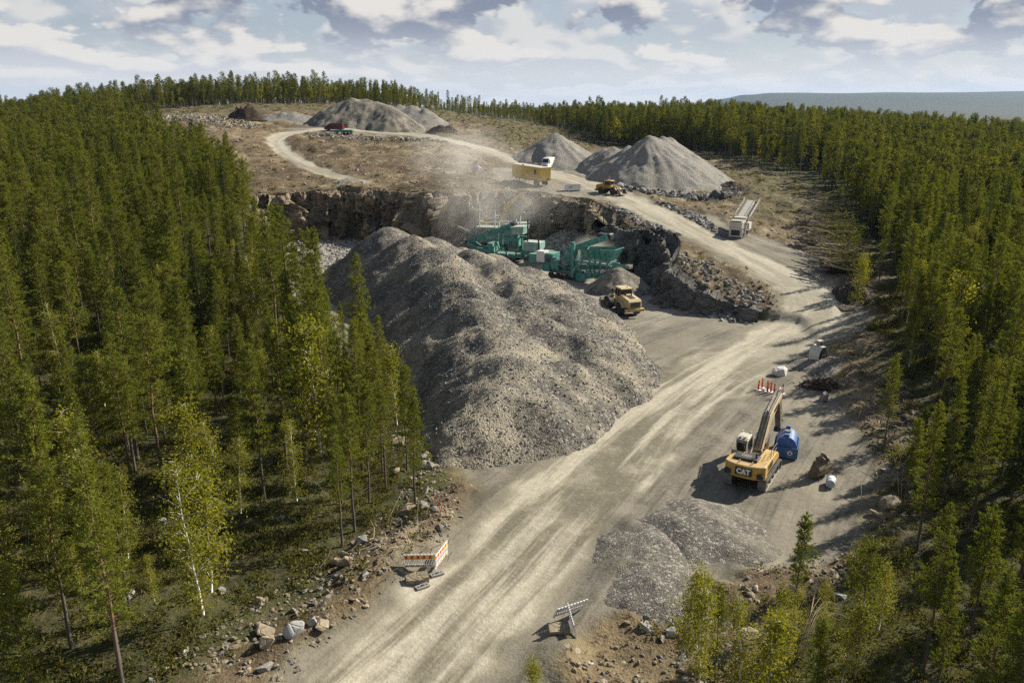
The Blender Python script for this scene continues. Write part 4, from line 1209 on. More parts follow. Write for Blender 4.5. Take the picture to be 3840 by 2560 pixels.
def excavator(loc, rz, label, body='cat', boomm='dusty_boom', cat=True, boom_pts=None, name='excavator', cabm='cabcream', house_rz=0.0):
    e = thing(name, label, 'excavator', loc, rz)
    for x in (-1.3, 1.3):
        crawler(e, x, 2.0, .5, .62)
    un = B().box(-1.05, 1.05, -.9, .9, .45, .95).box(-.5, .5, -1.5, 1.5, .5, .85)
    un.build('undercarriage', 'black', e, .03)
    B().cyl((0, 0, .9), (0, 0, 1.18), .75, 20).build('slew_ring', 'black', e)
    # upper structure
    B().box(-1.48, 1.48, -2.2, 1.9, 1.15, 1.38).build('deck', 'black', e, .02)
    cw = []
    for t in np.linspace(-1, 1, 9):
        cw.append((1.52 * t, -3.15 + .42 * abs(t) ** 2.6))
    prof = cw + [(1.52, -2.05), (-1.52, -2.05)]
    c = B().prism('z', prof, 1.12, 2.22)
    n0 = len(c.v) // 2
    c.v = [(x, y + (.10 if z < 1.5 else 0), z) for x, y, z in c.v]
    cwo = c.build('counterweight', body, e, .07)
    if cat:
        B().box(-.62, .62, -3.195, -3.10, 1.42, 2.02).build('badge_plate', 'black', cwo)
        text_mesh('lettering', 'CAT', .56, 'letter', cwo, (-.0, -3.21, 1.73), (R(90), 0, 0), .008, .03, .92)
        B().prism('y', [(-.16, 1.50), (.16, 1.50), (0, 1.66)], -3.225, -3.205).build('badge_triangle', 'cat', cwo)
    for x in (-1.22, 1.22):
        B().box(x - .23, x + .23, -3.05, -2.8, 1.30, 1.66).build('vent_grille', 'black', cwo)
    for x in (-.45, .5):
        B().tube([(x, -2.75, 2.2), (x, -2.75, 2.38), (x, -2.55, 2.38), (x, -2.55, 2.2)], .03).build('lifting_eye', body, cwo)
    B().prism('x', [(-2.06, 1.38), (-2.06, 2.2), (-1.0, 2.22), (-1.0, 1.38)], -1.5, 1.5).build('engine_bay', body, e, .04)
    hd = B().box(-1.05, .75, -2.25, -1.15, 2.22, 2.40)
    hd = hd.build('engine_hood', 'black', e, .04)
    for q in range(6):
        B().box(-.55 + q * .13, -.48 + q * .13, -1.95, -1.45, 2.40, 2.425).build('hood_slot', 'steel', hd)
    B().cyl((.55, -1.75, 2.38), (.55, -1.75, 2.75), .07, 10).build('exhaust', 'black', e)
    B().prism('x', [(-1.02, 1.38), (-1.02, 2.15), (1.1, 2.05), (1.7, 1.7), (1.7, 1.38)], .55, 1.48).build('side_box', body, e, .05)
    B().prism('x', [(-1.0, 1.38), (-1.0, 2.1), (-.3, 2.1), (-.3, 1.38)], -1.48, -.62).build('side_box', body, e, .05)
    B().box(1.484, 1.50, -1.9, -.4, 1.5, 2.0).build('side_grille', 'black', e)
    # cab
    cb = B().prism('x', [(-.25, 1.38), (-.25, 2.95), (.05, 3.08), (1.2, 3.08), (1.55, 2.2), (1.62, 1.38)], -1.46, -.56)
    cb = cb.build('cab', cabm, e, .05)
    B().box(-1.36, -.66, -.275, -.245, 2.0, 2.85).build('rear_window', 'glass', cb)
    if cat:
        B().box(-1.38, -.64, -.285, -.25, 2.72, 2.90).build('name_strip', 'black', cb)
        text_mesh('cab_lettering', 'CATERPILLAR', .105, 'letter', cb, (-1.01, -.295, 2.81), (R(90), 0, 0), .004, .003)
    B().prism('x', [(-.1, 2.05), (-.1, 2.85), (.6, 2.9), (.6, 2.05)], -1.475, -1.45).build('side_window', 'glass', cb)
    B().prism('x', [(.7, 1.75), (.7, 2.9), (1.15, 2.92), (1.4, 2.2), (1.42, 1.75)], -1.475, -1.45).build('door_window', 'glass', cb)
    B().prism('x', [(-.1, 2.05), (-.1, 2.85), (1.15, 2.92), (1.4, 2.05)], -.575, -.545).build('inner_window', 'glass', cb)
    B().hexa([(-1.36, 1.60, 1.6), (-.66, 1.60, 1.6), (-.66, 1.53, 2.3), (-1.36, 1.53, 2.3), (-1.36, 1.64, 1.6), (-.66, 1.64, 1.6), (-.66, 1.575, 2.3), (-1.36, 1.575, 2.3)]).build('front_window', 'glass', cb)
    B().box(-1.3, -.72, .2, .9, 3.08, 3.12).build('roof_hatch', cabm, cb)
    for x in (-1.35, -.68):
        B().box(x - .07, x + .07, 1.15, 1.25, 3.07, 3.2).build('work_lamp', 'lamp', cb)
    for x in (-1.2, -.85):
        B().cyl((x, .0, 3.05), (x, .0, 3.2), .10, 10).build('beacon_base', cabm, cb)
    B().cyl((-1.35, -1.05, 2.05), (-1.35, -1.05, 2.5), .19, 12).build('air_cleaner', 'steel', e)
    h = B()
    h.tube([(-1.42, -1.5, 2.2), (-1.42, -1.5, 2.75), (-1.42, -.6, 2.75)], .022, 5)
    h.build('handrail', 'steel', e)
    h = B().tube([(1.42, -.9, 2.1), (1.42, -.9, 2.85), (1.42, .9, 2.85), (1.42, .9, 2.05)], .022, 5).tube([(1.42, 0, 2.1), (1.42, 0, 2.85)], .018, 5).tube([(1.42, -.9, 2.45), (1.42, .9, 2.45)], .018, 5)
    h.build('handrail', 'steel', e)
    # boom, stick and bucket in the plane x = 0
    bp = boom_pts or dict(foot=(.95, 1.75), knee=(3.0, 3.75), tip=(6.6, 4.75), stick_back=(7.05, 5.2), stick_end=(7.9, 1.3))
    F_, K_, T_ = bp['foot'], bp['knee'], bp['tip']
    def off(a, b, d):
        dx, dz = b[0] - a[0], b[1] - a[1]; l = math.hypot(dx, dz)
        return -dz / l * d, dx / l * d
    o1 = off(F_, K_, 1); o2 = off(K_, T_, 1)
    prof = [(F_[0] - o1[0] * .28, F_[1] - o1[1] * .28), (K_[0] - .5 * (o1[0] + o2[0]) * .52, K_[1] - .5 * (o1[1] + o2[1]) * .52), (T_[0] - o2[0] * .22, T_[1] - o2[1] * .22),
            (T_[0] + o2[0] * .22, T_[1] + o2[1] * .22), (K_[0] + .5 * (o1[0] + o2[0]) * .52, K_[1] + .5 * (o1[1] + o2[1]) * .52), (F_[0] + o1[0] * .28, F_[1] + o1[1] * .28)]
    bo = B().prism('x', prof, -.31, .31).build('boom', boomm, e, .03)
    if cat:
        s_ = .5; mx_, mz_ = K_[0] + (T_[0] - K_[0]) * s_, K_[1] + (T_[1] - K_[1]) * s_
        B().prism('x', [(mx_ - .7, mz_ - .30), (mx_ + .7, mz_ - .10), (mx_ + .7, mz_ + .22), (mx_ - .7, mz_ + .04)], .312, .325).build('side_decal', 'black', bo)
    for x in (-.5, .5):
        a = (x, 1.75, 1.45); m_ = (x, F_[0] + (K_[0] - F_[0]) * .58 + .25, F_[1] + (K_[1] - F_[1]) * .58 - .15); d_ = np.array(m_) - np.array(a)
        cyl_ = B().cyl(a, tuple(np.array(a) + d_ * .62), .12, 10).build('boom_cylinder', boomm, e)
        B().cyl(tuple(np.array(a) + d_ * .6), m_, .065, 8).build('piston_rod', 'chrome', cyl_)
    sb, se = bp['stick_back'], bp['stick_end']
    so = off(sb, se, 1)
    prof = [(sb[0] - so[0] * .16, sb[1] - so[1] * .16), (T_[0] - so[0] * .42, T_[1] - so[1] * .42 - .2), (se[0] - so[0] * .17, se[1] - so[1] * .17), (se[0] + so[0] * .17, se[1] + so[1] * .17),
            (T_[0] + so[0] * .4, T_[1] + so[1] * .4 - .2), (sb[0] + so[0] * .16, sb[1] + so[1] * .16)]
    st = B().prism('x', prof, -.23, .23).build('stick', 'steel_brown' if cat else boomm, e, .02)
    a = np.array((0, K_[0] + .2, K_[1] + .62)); q = np.array((0, sb[0], sb[1])); d_ = q - a
    cyl_ = B().cyl(a, a + d_ * .62, .13, 10).build('stick_cylinder', boomm, e)
    B().cyl(a + d_ * .6, q, .07, 8).build('piston_rod', 'chrome', cyl_)
    a = np.array((0, sb[0] + .35, sb[1] - .55)); q = np.array((0, se[0] + .45, se[1] + .55)); d_ = q - a
    cyl_ = B().cyl(a, a + d_ * .6, .11, 10).build('bucket_cylinder', 'black', e)
    B().cyl(a + d_ * .58, q, .06, 8).build('piston_rod', 'chrome', cyl_)
    B().bar((.2, se[0] + .05, se[1] + .7), (.2, se[0] + .48, se[1] + .5), .08, .16).build('bucket_link', 'black', e)
    B().bar((-.2, se[0] + .05, se[1] + .7), (-.2, se[0] + .48, se[1] + .5), .08, .16).build('bucket_link', 'black', e)
    B().box(-.32, .32, se[0] - .3, se[0] + .42, se[1] - .32, se[1] + .06).build('quick_coupler', 'black', e, .03)
    for k, (x, sag) in enumerate(((-.22, .0), (-.1, .06), (.06, .03), (.2, .08), (.27, .02))):
        P = []
        for s in np.linspace(0, 1, 9):
            if s < .5:
                y = F_[0] + (K_[0] - F_[0]) * s * 2; z = F_[1] + (K_[1] - F_[1]) * s * 2
            else:
                y = K_[0] + (T_[0] - K_[0]) * (s * 2 - 1); z = K_[1] + (T_[1] - K_[1]) * (s * 2 - 1)
            P.append((x, y - .25 * (1 - s), z + .42 + sag + .18 * math.sin(s * 3.14)))
        B().tube(P, .032, 5).build('hydraulic_hose', 'steel' if k % 2 else 'black', bo)
    return e
def ex_bucket(root, w, m, y0=0, z0=0, sc=1.0, name='shell', flip=1):
    """open digging bucket: curved shell, side plates, teeth"""
    P = []
    for i in range(9):
        t = R(100 + i * 24)
        P.append((y0 + flip * sc * .72 * math.cos(t), z0 + sc * (.78 + .72 * math.sin(t))))
    inn = [(y0 + (a - y0) * .93, z0 + .78 * sc + (b - z0 - .78 * sc) * .93) for a, b in P]
    prof = P + inn[::-1]
    sh = B().prism('x', prof, -w / 2, w / 2).build(name, m, root)
    for x in (-w / 2 - .03, w / 2):
        B().prism('x', P, x, x + .03).build('side_plate', m, root)
    a = P[-1]
    for i in range(5):
        x = -w / 2 + w * (i + .5) / 5
        B().hexa([(x - .07, a[0], a[1] - .05), (x + .07, a[0], a[1] - .05), (x + .07, a[0] + flip * .05, a[1] + .05), (x - .07, a[0] + flip * .05, a[1] + .05),
                  (x - .03, a[0] + flip * .32, a[1] + .12), (x + .03, a[0] + flip * .32, a[1] + .12), (x + .03, a[0] + flip * .3, a[1] + .15), (x - .03, a[0] + flip * .3, a[1] + .15)]).build('tooth', 'steel', root)
    return sh
excav = excavator((18.9, 56.9, gz(18.9, 56.9) - .02), R(-31), 'yellow tracked excavator with black-badged counterweight, parked on grey gravel at the right')

def fuel_tank():
    x, y = 22.9, 61.2
    t = thing('fuel_tank', 'blue cylindrical fuel tank in a bunded tray behind the tracked excavator', 'tank', (x, y, gz(x, y)), R(-22), None, .82)
    bn = B().box(-1.15, 1.15, -1.65, 1.65, .12, .2)
    for a in ((-1.15, -1.09, -1.65, 1.65), (1.09, 1.15, -1.65, 1.65), (-1.09, 1.09, -1.65, -1.59), (-1.09, 1.09, 1.59, 1.65)):
        bn.box(a[0], a[1], a[2], a[3], .2, 1.25)
    bn = bn.build('bund_tray', 'blue', t)
    for i in range(7):
        B().box(1.15, 1.19, -1.5 + i * .45, -1.42 + i * .45, .15, 1.22).build('stiffener', 'blue', bn)
    B().box(-1.0, -.8, -1.6, 1.6, 0, .12).build('skid', 'black', t)
    B().box(.8, 1.0, -1.6, 1.6, 0, .12).build('skid', 'black', t)
    B().lathe([(-1.45, .55), (-1.38, .85), (-1.25, 1.0), (1.25, 1.0), (1.38, .85), (1.45, .55)], (0, 0, 1.25), 'y', 28).build('tank_shell', 'blue', t)
    B().box(-.22, .22, .9, 1.35, 2.15, 2.55).build('pump_box', 'blue', t, .03)
    B().box(-.25, .25, -1.1, -.7, 2.15, 2.42).build('manhole_box', 'blue', t, .03)
    B().cyl((0, .1, 2.2), (0, .1, 2.42), .3, 16).build('filler_cap', 'steel', t)
    s = B().box(-.02, .02, -.26, .26, -.26, .26).build('hazard_sign', 'white_pl', bn)
    s.location = (.45, -1.66, .72); s.rotation_euler = (R(45), 0, R(90)); s.rotation_euler = (0, 0, 0)
    s.data = B().prism('y', [(0, -.30), (.30, 0), (0, .30), (-.30, 0)], -.012, 0.0).mesh('hazard_sign'); s.data.materials.append(M['white_pl'])
    f = B().prism('y', [(-.07, -.14), (.07, -.14), (.11, -.02), (.05, .14), (.0, .04), (-.06, .1), (-.11, -.02)], -.022, -.014).build('flame_mark', 'tail', bn)
    f.location = (.45, -1.66, .72)
    B().tube([(-.3, -1.5, 2.1), (-.6, -1.3, 2.2), (-.75, -.3, 2.05), (-.5, .5, 2.25)], .03).build('fuel_hose', 'black', t)
fuel_tank()
def loose_bucket():
    x, y = 23.9, 56.9
    t = thing('excavator_bucket', 'muddy brown digging bucket lying open on the gravel beside the white drum', 'bucket', (x, y, gz(x, y) - .03), R(35))
    ex_bucket(t, 1.5, 'steel_brown', 0, 0, 1.05)
    for xx in (-.25, .2):
        B().prism('x', [(-.6, 1.1), (-.75, 1.75), (-.35, 1.95), (.1, 1.6), (.05, 1.45)], xx, xx + .06).build('hanger_lug', 'steel_brown', t)
    B().bar((.55, .55, .2), (.85, .2, 1.7), .22, .1).build('cutting_edge', 'steel', t)
loose_bucket()
def drum():
    x, y = 24.35, 55.2
    t = thing('steel_drum', 'pale blue-grey drum with a white band lying by the loose bucket', 'drum', (x, y, gz(x, y)), R(-25))
    B().lathe([(-.5, .30), (-.48, .335), (-.17, .335), (-.15, .345), (-.13, .335), (.13, .335), (.15, .345), (.17, .335), (.48, .335), (.5, .30)], (0, 0, .34), 'y', 24).build('drum_shell', 'tarp', t)
    B().lathe([(.02, .347), (.34, .347)], (0, 0, .34), 'y', 24).build('white_band', 'white_pl', t)
    B().cyl((.1, -.51, .42), (.1, -.53, .42), .05, 10).build('bung', 'steel', t)
drum()
def upright_bucket():
    x, y = 34.0, 84.2
    t = thing('excavator_bucket', 'big rounded pale bucket standing on a gravel mound near the forest edge', 'bucket', (x, y, surf(x, y) - .25), R(28), None, .78)
    P = [(-.95, 0), (-1.0, .9), (-.8, 1.6), (-.35, 2.2), (.35, 2.2), (.9, 1.7), (1.05, .9), (1.0, 0)]
    inn = [(a * .93, b * .95) for a, b in P]
    B().prism('y', P + inn[::-1], -.9, .85).build('shell', 'screen_white', t)
    B().prism('y', P, .85, .92).build('back_plate', 'steel', t)
    B().prism('y', [(-.5, 0), (-.5, 1.1), (.5, 1.1), (.5, 0)], -.95, -.88).build('cutting_edge', 'steel_brown', t)
    for q in (-.28, .22):
        B().prism('x', [(-.35, 2.05), (-.25, 2.95), (.25, 2.95), (.4, 2.05)], q, q + .07).build('hanger_lug', 'steel', t)
    B().box(-.4, .4, -.35, .35, 2.78, 2.98).build('quick_coupler', 'screen_white', t)
upright_bucket()

def wheel_loader(loc, rz, label, body, name='wheel_loader', raise_=0.0):
    t = thing(name, label, 'wheel loader', loc, rz)
    for sx_ in (-1, 1):
        for yy in (-1.75, 1.75):
            w = B().lathe([(-.30, .55), (-.31, .80), (-.25, .88), (-.1, .92), (.1, .92), (.25, .88), (.31, .80), (.30, .55)], (0, 0, 0), 'x', 24)
            for q in range(22):
                a = 2 * math.pi * q / 22
                for s in (-1, 1):
                    ca, sa = math.cos(a + s * .07), math.sin(a + s * .07)
                    w.bar((s * .02, .9 * math.cos(a), .9 * math.sin(a)), (s * .29, .9 * ca, .9 * sa), .09, .09)
            wo = w.build('wheel', 'rubber', t); wo.location = (sx_ * 1.22, yy, .92)
            rim = B().lathe([(-.26, .50), (-.22, .54), (.22, .54), (.26, .50)], (0, 0, 0), 'x', 18).lathe([(.1 * sx_, .34), (.30 * sx_, .30)], (0, 0, 0), 'x', 12)
            rim.build('rim', body, wo)
    B().box(-.5, .5, -3.3, .2, .75, 1.45).build('rear_frame', 'black', t)
    B().box(-.42, .42, .1, 2.5, .75, 1.55).build('front_frame', body, t, .03)
    hd = B().prism('x', [(-3.6, 1.25), (-3.62, 2.15), (-3.35, 2.42), (-1.0, 2.72), (-1.0, 1.25)], -.98, .98).build('engine_hood', body, t, .06)
    B().box(-.70, .70, -3.66, -3.6, 1.42, 2.12).build('grille', 'black', hd)
    for q in range(5):
        B().box(-.66, .66, -3.685, -3.66, 1.5 + q * .13, 1.53 + q * .13).build('grille_bar', 'steel', hd)
    B().prism('x', [(-3.0, 2.47), (-3.0, 2.50), (-1.6, 2.68), (-1.6, 2.64)], -.4, .4).build('hood_vent', 'black', hd)
    B().box(-1.4, 1.4, -3.82, -3.3, .82, 1.22).build('rear_counterweight', body, t, .05)
    B().box(-.18, .18, -3.95, -3.8, .55, .95).build('tow_hitch', 'black', t)
    for sx_ in (-1, 1):
        B().box(sx_ * 1.05 - .12, sx_ * 1.05 + .12, -3.84, -3.8, 1.0, 1.16).build('tail_light', 'tail', t)
        for yy in (-1.75, 1.75):
            P = [(yy + 1.08 * math.cos(a), .92 + 1.05 * math.sin(a)) for a in np.linspace(R(20), R(160), 9)]
            I = [(yy + 1.02 * math.cos(a), .92 + .99 * math.sin(a)) for a in np.linspace(R(160), R(20), 9)]
            x0, x1 = (.88, 1.55) if sx_ > 0 else (-1.55, -.88)
            B().prism('x', P + I, x0, x1).build('fender', body if yy < 0 else 'black', t)
    cab = B().prism('x', [(-1.0, 1.5), (-1.0, 2.35), (.75, 2.35), (.75, 1.5)], -.78, .78).build('cab', body, t, .03)
    for sx_ in (-.74, .74):
        for yy in (-.93, -.05, .68):
            B().box(sx_ - .05, sx_ + .05, yy - .05, yy + .05, 2.35, 3.32).build('cab_post', 'black', cab)
    B().box(-.70, .70, -.90, .64, 2.36, 3.30).build('window', 'glass', cab)
    B().prism('x', [(-1.12, 3.32), (-1.12, 3.46), (-.9, 3.56), (.7, 3.56), (.92, 3.46), (.92, 3.32)], -.88, .88).build('roof', body if body != 'cat_pale' else 'cat_pale', cab, .04)
    B().cyl((.3, -.6, 3.55), (.3, -.6, 3.75), .07, 8).build('beacon', 'orange', cab)
    B().cyl((.42, -1.7, 2.6), (.42, -1.7, 3.35), .085, 10).build('exhaust', 'black', t)
    B().cyl((-.42, -1.5, 2.6), (-.42, -1.5, 3.0), .13, 10).build('air_intake', 'black', t)
    for sx_ in (-1, 1):
        B().tube([(sx_ * 1.3, -1.0, 1.9), (sx_ * 1.3, -1.0, 2.9), (sx_ * 1.3, .2, 2.9), (sx_ * 1.3, .2, 1.9)], .025, 5).build('handrail', 'black', t)
        B().bar((sx_ * .78, .6, 2.95), (sx_ * 1.28, .7, 2.95), .04, .04).build('mirror_arm', 'black', t)
        B().box(sx_ * 1.28 - .13, sx_ * 1.28 + .13, .68, .74, 2.75, 3.15).build('mirror', 'black', t)
        for q in range(3):
            B().box(sx_ * 1.1 - .25, sx_ * 1.1 + .25, -.55, -.05, .6 + .38 * q, .65 + .38 * q).build('step', 'black', t)
    z = raise_
    for sx_ in (-.62, .62):
        arm = B().prism('x', [(1.25, 2.05), (1.5, 2.35), (2.7, 1.75 + z * .7), (3.45, .72 + z), (3.35, .45 + z), (3.1, .55 + z), (2.45, 1.35 + z * .7)], sx_ - .11, sx_ + .11).build('lift_arm', body, t, .02)
        cy_ = B().cyl((sx_ * .75, 1.0, 1.1), (sx_ * .75, 2.2, 1.35 + z * .5), .1, 8).build('lift_cylinder', body, t)
        B().cyl((sx_ * .75, 2.1, 1.33 + z * .5), (sx_ * .75, 2.75, 1.45 + z * .7), .055, 8).build('piston_rod', 'chrome', cy_)
    B().bar((0, 1.6, 2.2), (0, 3.2, 1.5 + z), .14, .3).build('tilt_lever', body, t)
    P = [(4.55, .10), (3.6, .10), (3.3, .28), (3.22, .65), (3.3, 1.05), (3.55, 1.42), (3.75, 1.5), (3.78, 1.44), (3.6, 1.32), (3.4, 1.0), (3.33, .66), (3.4, .36), (3.64, .18), (4.55, .16)]
    P = [(a, b + z) for a, b in P]
    bk = B().prism('x', P, -1.6, 1.6).build('bucket', 'steel', t)
    S = [(4.45, .11), (3.6, .11), (3.3, .28), (3.22, .65), (3.3, 1.05), (3.55, 1.42), (3.75, 1.48)]
    for x in (-1.64, 1.6):
        B().prism('x', [(a, b + z) for a, b in S], x, x + .04).build('side_plate', 'steel', bk)
    for q in range(7):
        x = -1.5 + q * .5
        B().box(x - .07, x + .07, 4.5, 4.72, .1 + z, .18 + z).build('tooth', 'steel', bk)
    for sx_ in (-.7, .7):
        B().box(sx_ - .1, sx_ + .1, 2.4, 2.5, 1.75, 1.95).build('headlight', 'lamp', t)
    return t
wheel_loader((15.4, 107.9, 0.02), R(20), 'dusty yellow wheel loader seen from behind beside the small stone cone', 'cat_pale')
wheel_loader((19.6, 162.2, gz(19.6, 162.2)), R(-126), 'amber wheel loader with dark bucket on the haul road by the boulder band', 'volvo', raise_=.1).scale = (.76, .76, .76)

def conveyor(root, p, q, w, body, belt=True, depth=.35, name='conveyor', lag=True):
    p = np.array(p, float); q = np.array(q, float)
    d = q - p; L = np.linalg.norm(d); d /= L
    a = np.cross(d, (0, 0, 1.0)); a /= np.linalg.norm(a); up = np.cross(a, d)
    fr = B()
    for s in (-1, 1):
        fr.bar(p + a * s * w / 2, q + a * s * w / 2, .07, depth)
    n = max(2, int(L / 1.2))
    for i in range(n + 1):
        c = p + d * L * i / n
        fr.bar(c - a * w / 2 - up * depth * .4, c + a * w / 2 - up * depth * .4, .06, .06)
    f = fr.build(name, body, root)
    B().hexa([p - a * w * .42 + up * .06, p + a * w * .42 + up * .06, q + a * w * .42 + up * .06, q - a * w * .42 + up * .06,
              p - a * w * .42 + up * .12, p + a * w * .42 + up * .12, q + a * w * .42 + up * .12, q - a * w * .42 + up * .12]).build('belt', 'belt', f)
    for c in (p, q):
        B().cyl(c - a * w * .46, c + a * w * .46, depth * .5, 12).build('drum', 'black', f)
    for s in (-1, 1):
        for i in range(n):
            c = p + d * L * (i + .5) / n + a * s * (w / 2 + .05)
            B().cyl(c - a * .03, c + a * .03, .07, 6).build('idler', 'black', f)
    return f
def lattice(b, pts, w=.14):
    for p, q in pts:
        b.bar(p, q, w, w)
    return b
def cone_crusher(loc, rz, label, body, pale=False):
    """tracked cone crusher; x runs from the power pack to the discharge"""
    t = thing('rock_crusher', label, 'rock crusher', loc, rz)
    for y in (-1.15, 1.15):
        crawler(t, y, 1.9, .48, .5, ax='x')
    B().box(-3.6, 3.2, -.9, .9, .85, 1.35).build('chassis', body, t, .03)
    B().box(-7.0, -3.2, -.7, .7, 1.75, 2.05).build('rear_frame', body, t)
    B().box(-6.0, -4.6, -1.35, 1.35, 2.05, 3.35).build('power_pack', body, t, .03)
    B().box(-4.55, -3.1, -1.4, -.1, 2.25, 3.95).build('white_cabinet', 'white', t, .02)
    B().box(-4.55, -3.1, 0, 1.4, 2.25, 3.75).build('radiator_box', body, t, .02)
    B().box(-3.0, -1.7, -1.45, .9, 2.05, 3.75).build('engine_canopy', body, t, .03)
    for q in range(5):
        B().box(-2.9 + q * .23, -2.76 + q * .23, -1.475, -1.45, 2.3, 3.4).build('louvre', 'black', t)
    B().box(-3.4, -2.1, -1.5, -.6, .95, 2.03).build('fuel_tank', body, t, .03)
    B().box(-1.9, -.5, -1.5, -.6, 1.4, 2.8).build('hydraulic_tank', body, t, .03)
    B().prism('y', [(-.6, 2.3), (.9, 1.75), (.9, 1.82), (-.6, 2.37)], -1.7, -.7).build('walkway', 'steel', t)
    h = B().tube([(-1.7, -1.62, 2.8), (-1.7, -1.62, 3.6), (1.2, -1.62, 3.4), (1.2, -1.62, 2.4)], .025, 5).tube([(-1.7, -1.62, 3.2), (1.2, -1.62, 3.0)], .02, 5)
    h.build('handrail', body, t)
    B().box(-7.2, -6.0, -1.0, .8, 2.05, 2.7).build('engine_block', 'black', t, .06)
    B().cyl((-6.6, -.5, 2.7), (-6.6, .6, 2.7), .35, 12).build('motor', 'steel', t)
    B().box(-7.35, -6.95, -.8, .8, 1.5, 2.1).build('hitch_box', body, t)
    B().cyl((-5.5, .7, 3.3), (-5.5, .7, 6.8), .12, 10).build('exhaust_stack', 'black', t)
    B().cyl((-.75, .4, 3.3), (-.75, .4, 4.9), .13, 10).build('vent_stack', 'steel', t)
    B().lathe([(2.2, .75), (2.7, .95), (3.2, 1.05), (3.9, 1.1), (4.2, .9), (4.4, .95)], (.9, 0, 0), 'z', 24).build('crusher_bowl', body, t)
    B().box(-.1, 1.9, -1.3, 1.3, 2.9, 3.15).build('bowl_platform', body, t)
    B().box(1.7, 2.2, -1.65, -1.2, .5, 5.9).build('mast', body, t, .02)
    B().box(1.75, 2.15, 1.2, 1.6, .9, 5.2).build('mast', body, t, .02)
    hp = B()
    L0 = [(3.6, -1.1, 3.5), (8.0, -1.1, 3.7), (8.0, 1.1, 3.7), (3.6, 1.1, 3.5)]; L1 = [(3.2, -1.5, 5.0), (8.9, -1.5, 5.4), (8.9, 1.5, 5.4), (3.2, 1.5, 5.0)]
    for i in range(4):
        j = (i + 1) % 4
        a, b_, c, d = (np.array(q, float) for q in (L0[i], L0[j], L1[j], L1[i]))
        cen = np.array((5.6, 0, 4.4)); nrm = np.cross(b_ - a, d - a); nrm /= np.linalg.norm(nrm)
        nrm = nrm if np.dot(nrm, cen - a) < 0 else -nrm
        hp.hexa([a, b_, c, d, a + nrm * .06, b_ + nrm * .06, c + nrm * .06, d + nrm * .06])
    hp.box(3.6, 8.0, -1.08, 1.08, 3.3, 3.5)
    hp = hp.build('feed_hopper', body, t)
    for q in range(5):
        x = 3.6 + q * .95
        B().bar((x, -1.18, 3.6), (x - .05, -1.60, 4.9), .1, .1).build('hopper_rib', body, hp)
    fr = lattice(B(), [((2.0, -1.3, 3.05), (8.4, -1.3, 2.9)), ((2.0, 1.3, 3.05), (8.4, 1.3, 2.9)), ((3.4, -1.3, 3.0), (3.4, -1.0, 3.7)), ((5.6, -1.3, 3.0), (5.6, -1.0, 3.8)), ((7.6, -1.3, 2.9), (7.9, -1.2, 4.4)), ((6.2, -1.3, 2.95), (7.9, -1.3, 4.6)),
                       ((2.4, -1.3, 3.0), (3.6, -1.3, .9)), ((3.4, 1.3, 3.0), (3.4, 1.2, .8)), ((5.2, -1.3, 3.0), (5.8, -1.2, .9)), ((4.4, -1.3, 3.0), (5.1, -1.3, 1.2)), ((6.8, -1.2, 2.9), (5.8, -1.2, 1.0))], .26)
    fr.build('support_frame', body, t)
    B().box(2.5, 4.1, -1.45, -.2, .12, 1.25).build('lower_box', body, t, .03)
    B().prism('y', [(4.1, .5), (4.1, 1.3), (7.6, 1.7), (7.6, 1.25)], -1.2, -.7).build('tail_chute', body, t, .03)
    B().cyl((7.6, -1.25, 1.6), (7.6, -.65, 1.6), .4, 14).build('tail_drum', 'black', t)
    conveyor(t, (-.6, .55, 3.9), (7.0, .55, 7.0), 1.2, body, depth=.85, name='feed_conveyor')
    B().box(5.2, 7.4, .0, 1.1, 6.5, 7.3).build('conveyor_head', 'black', t, .05)
    conveyor(t, (-1.5, 0, 1.45), (10.6, 0, 2.9), 1.1, body, depth=.55, name='discharge_conveyor')
    B().box(10.2, 10.9, -.6, .6, 2.65, 3.15).build('head_guard', 'steel', t, .04)
    return t
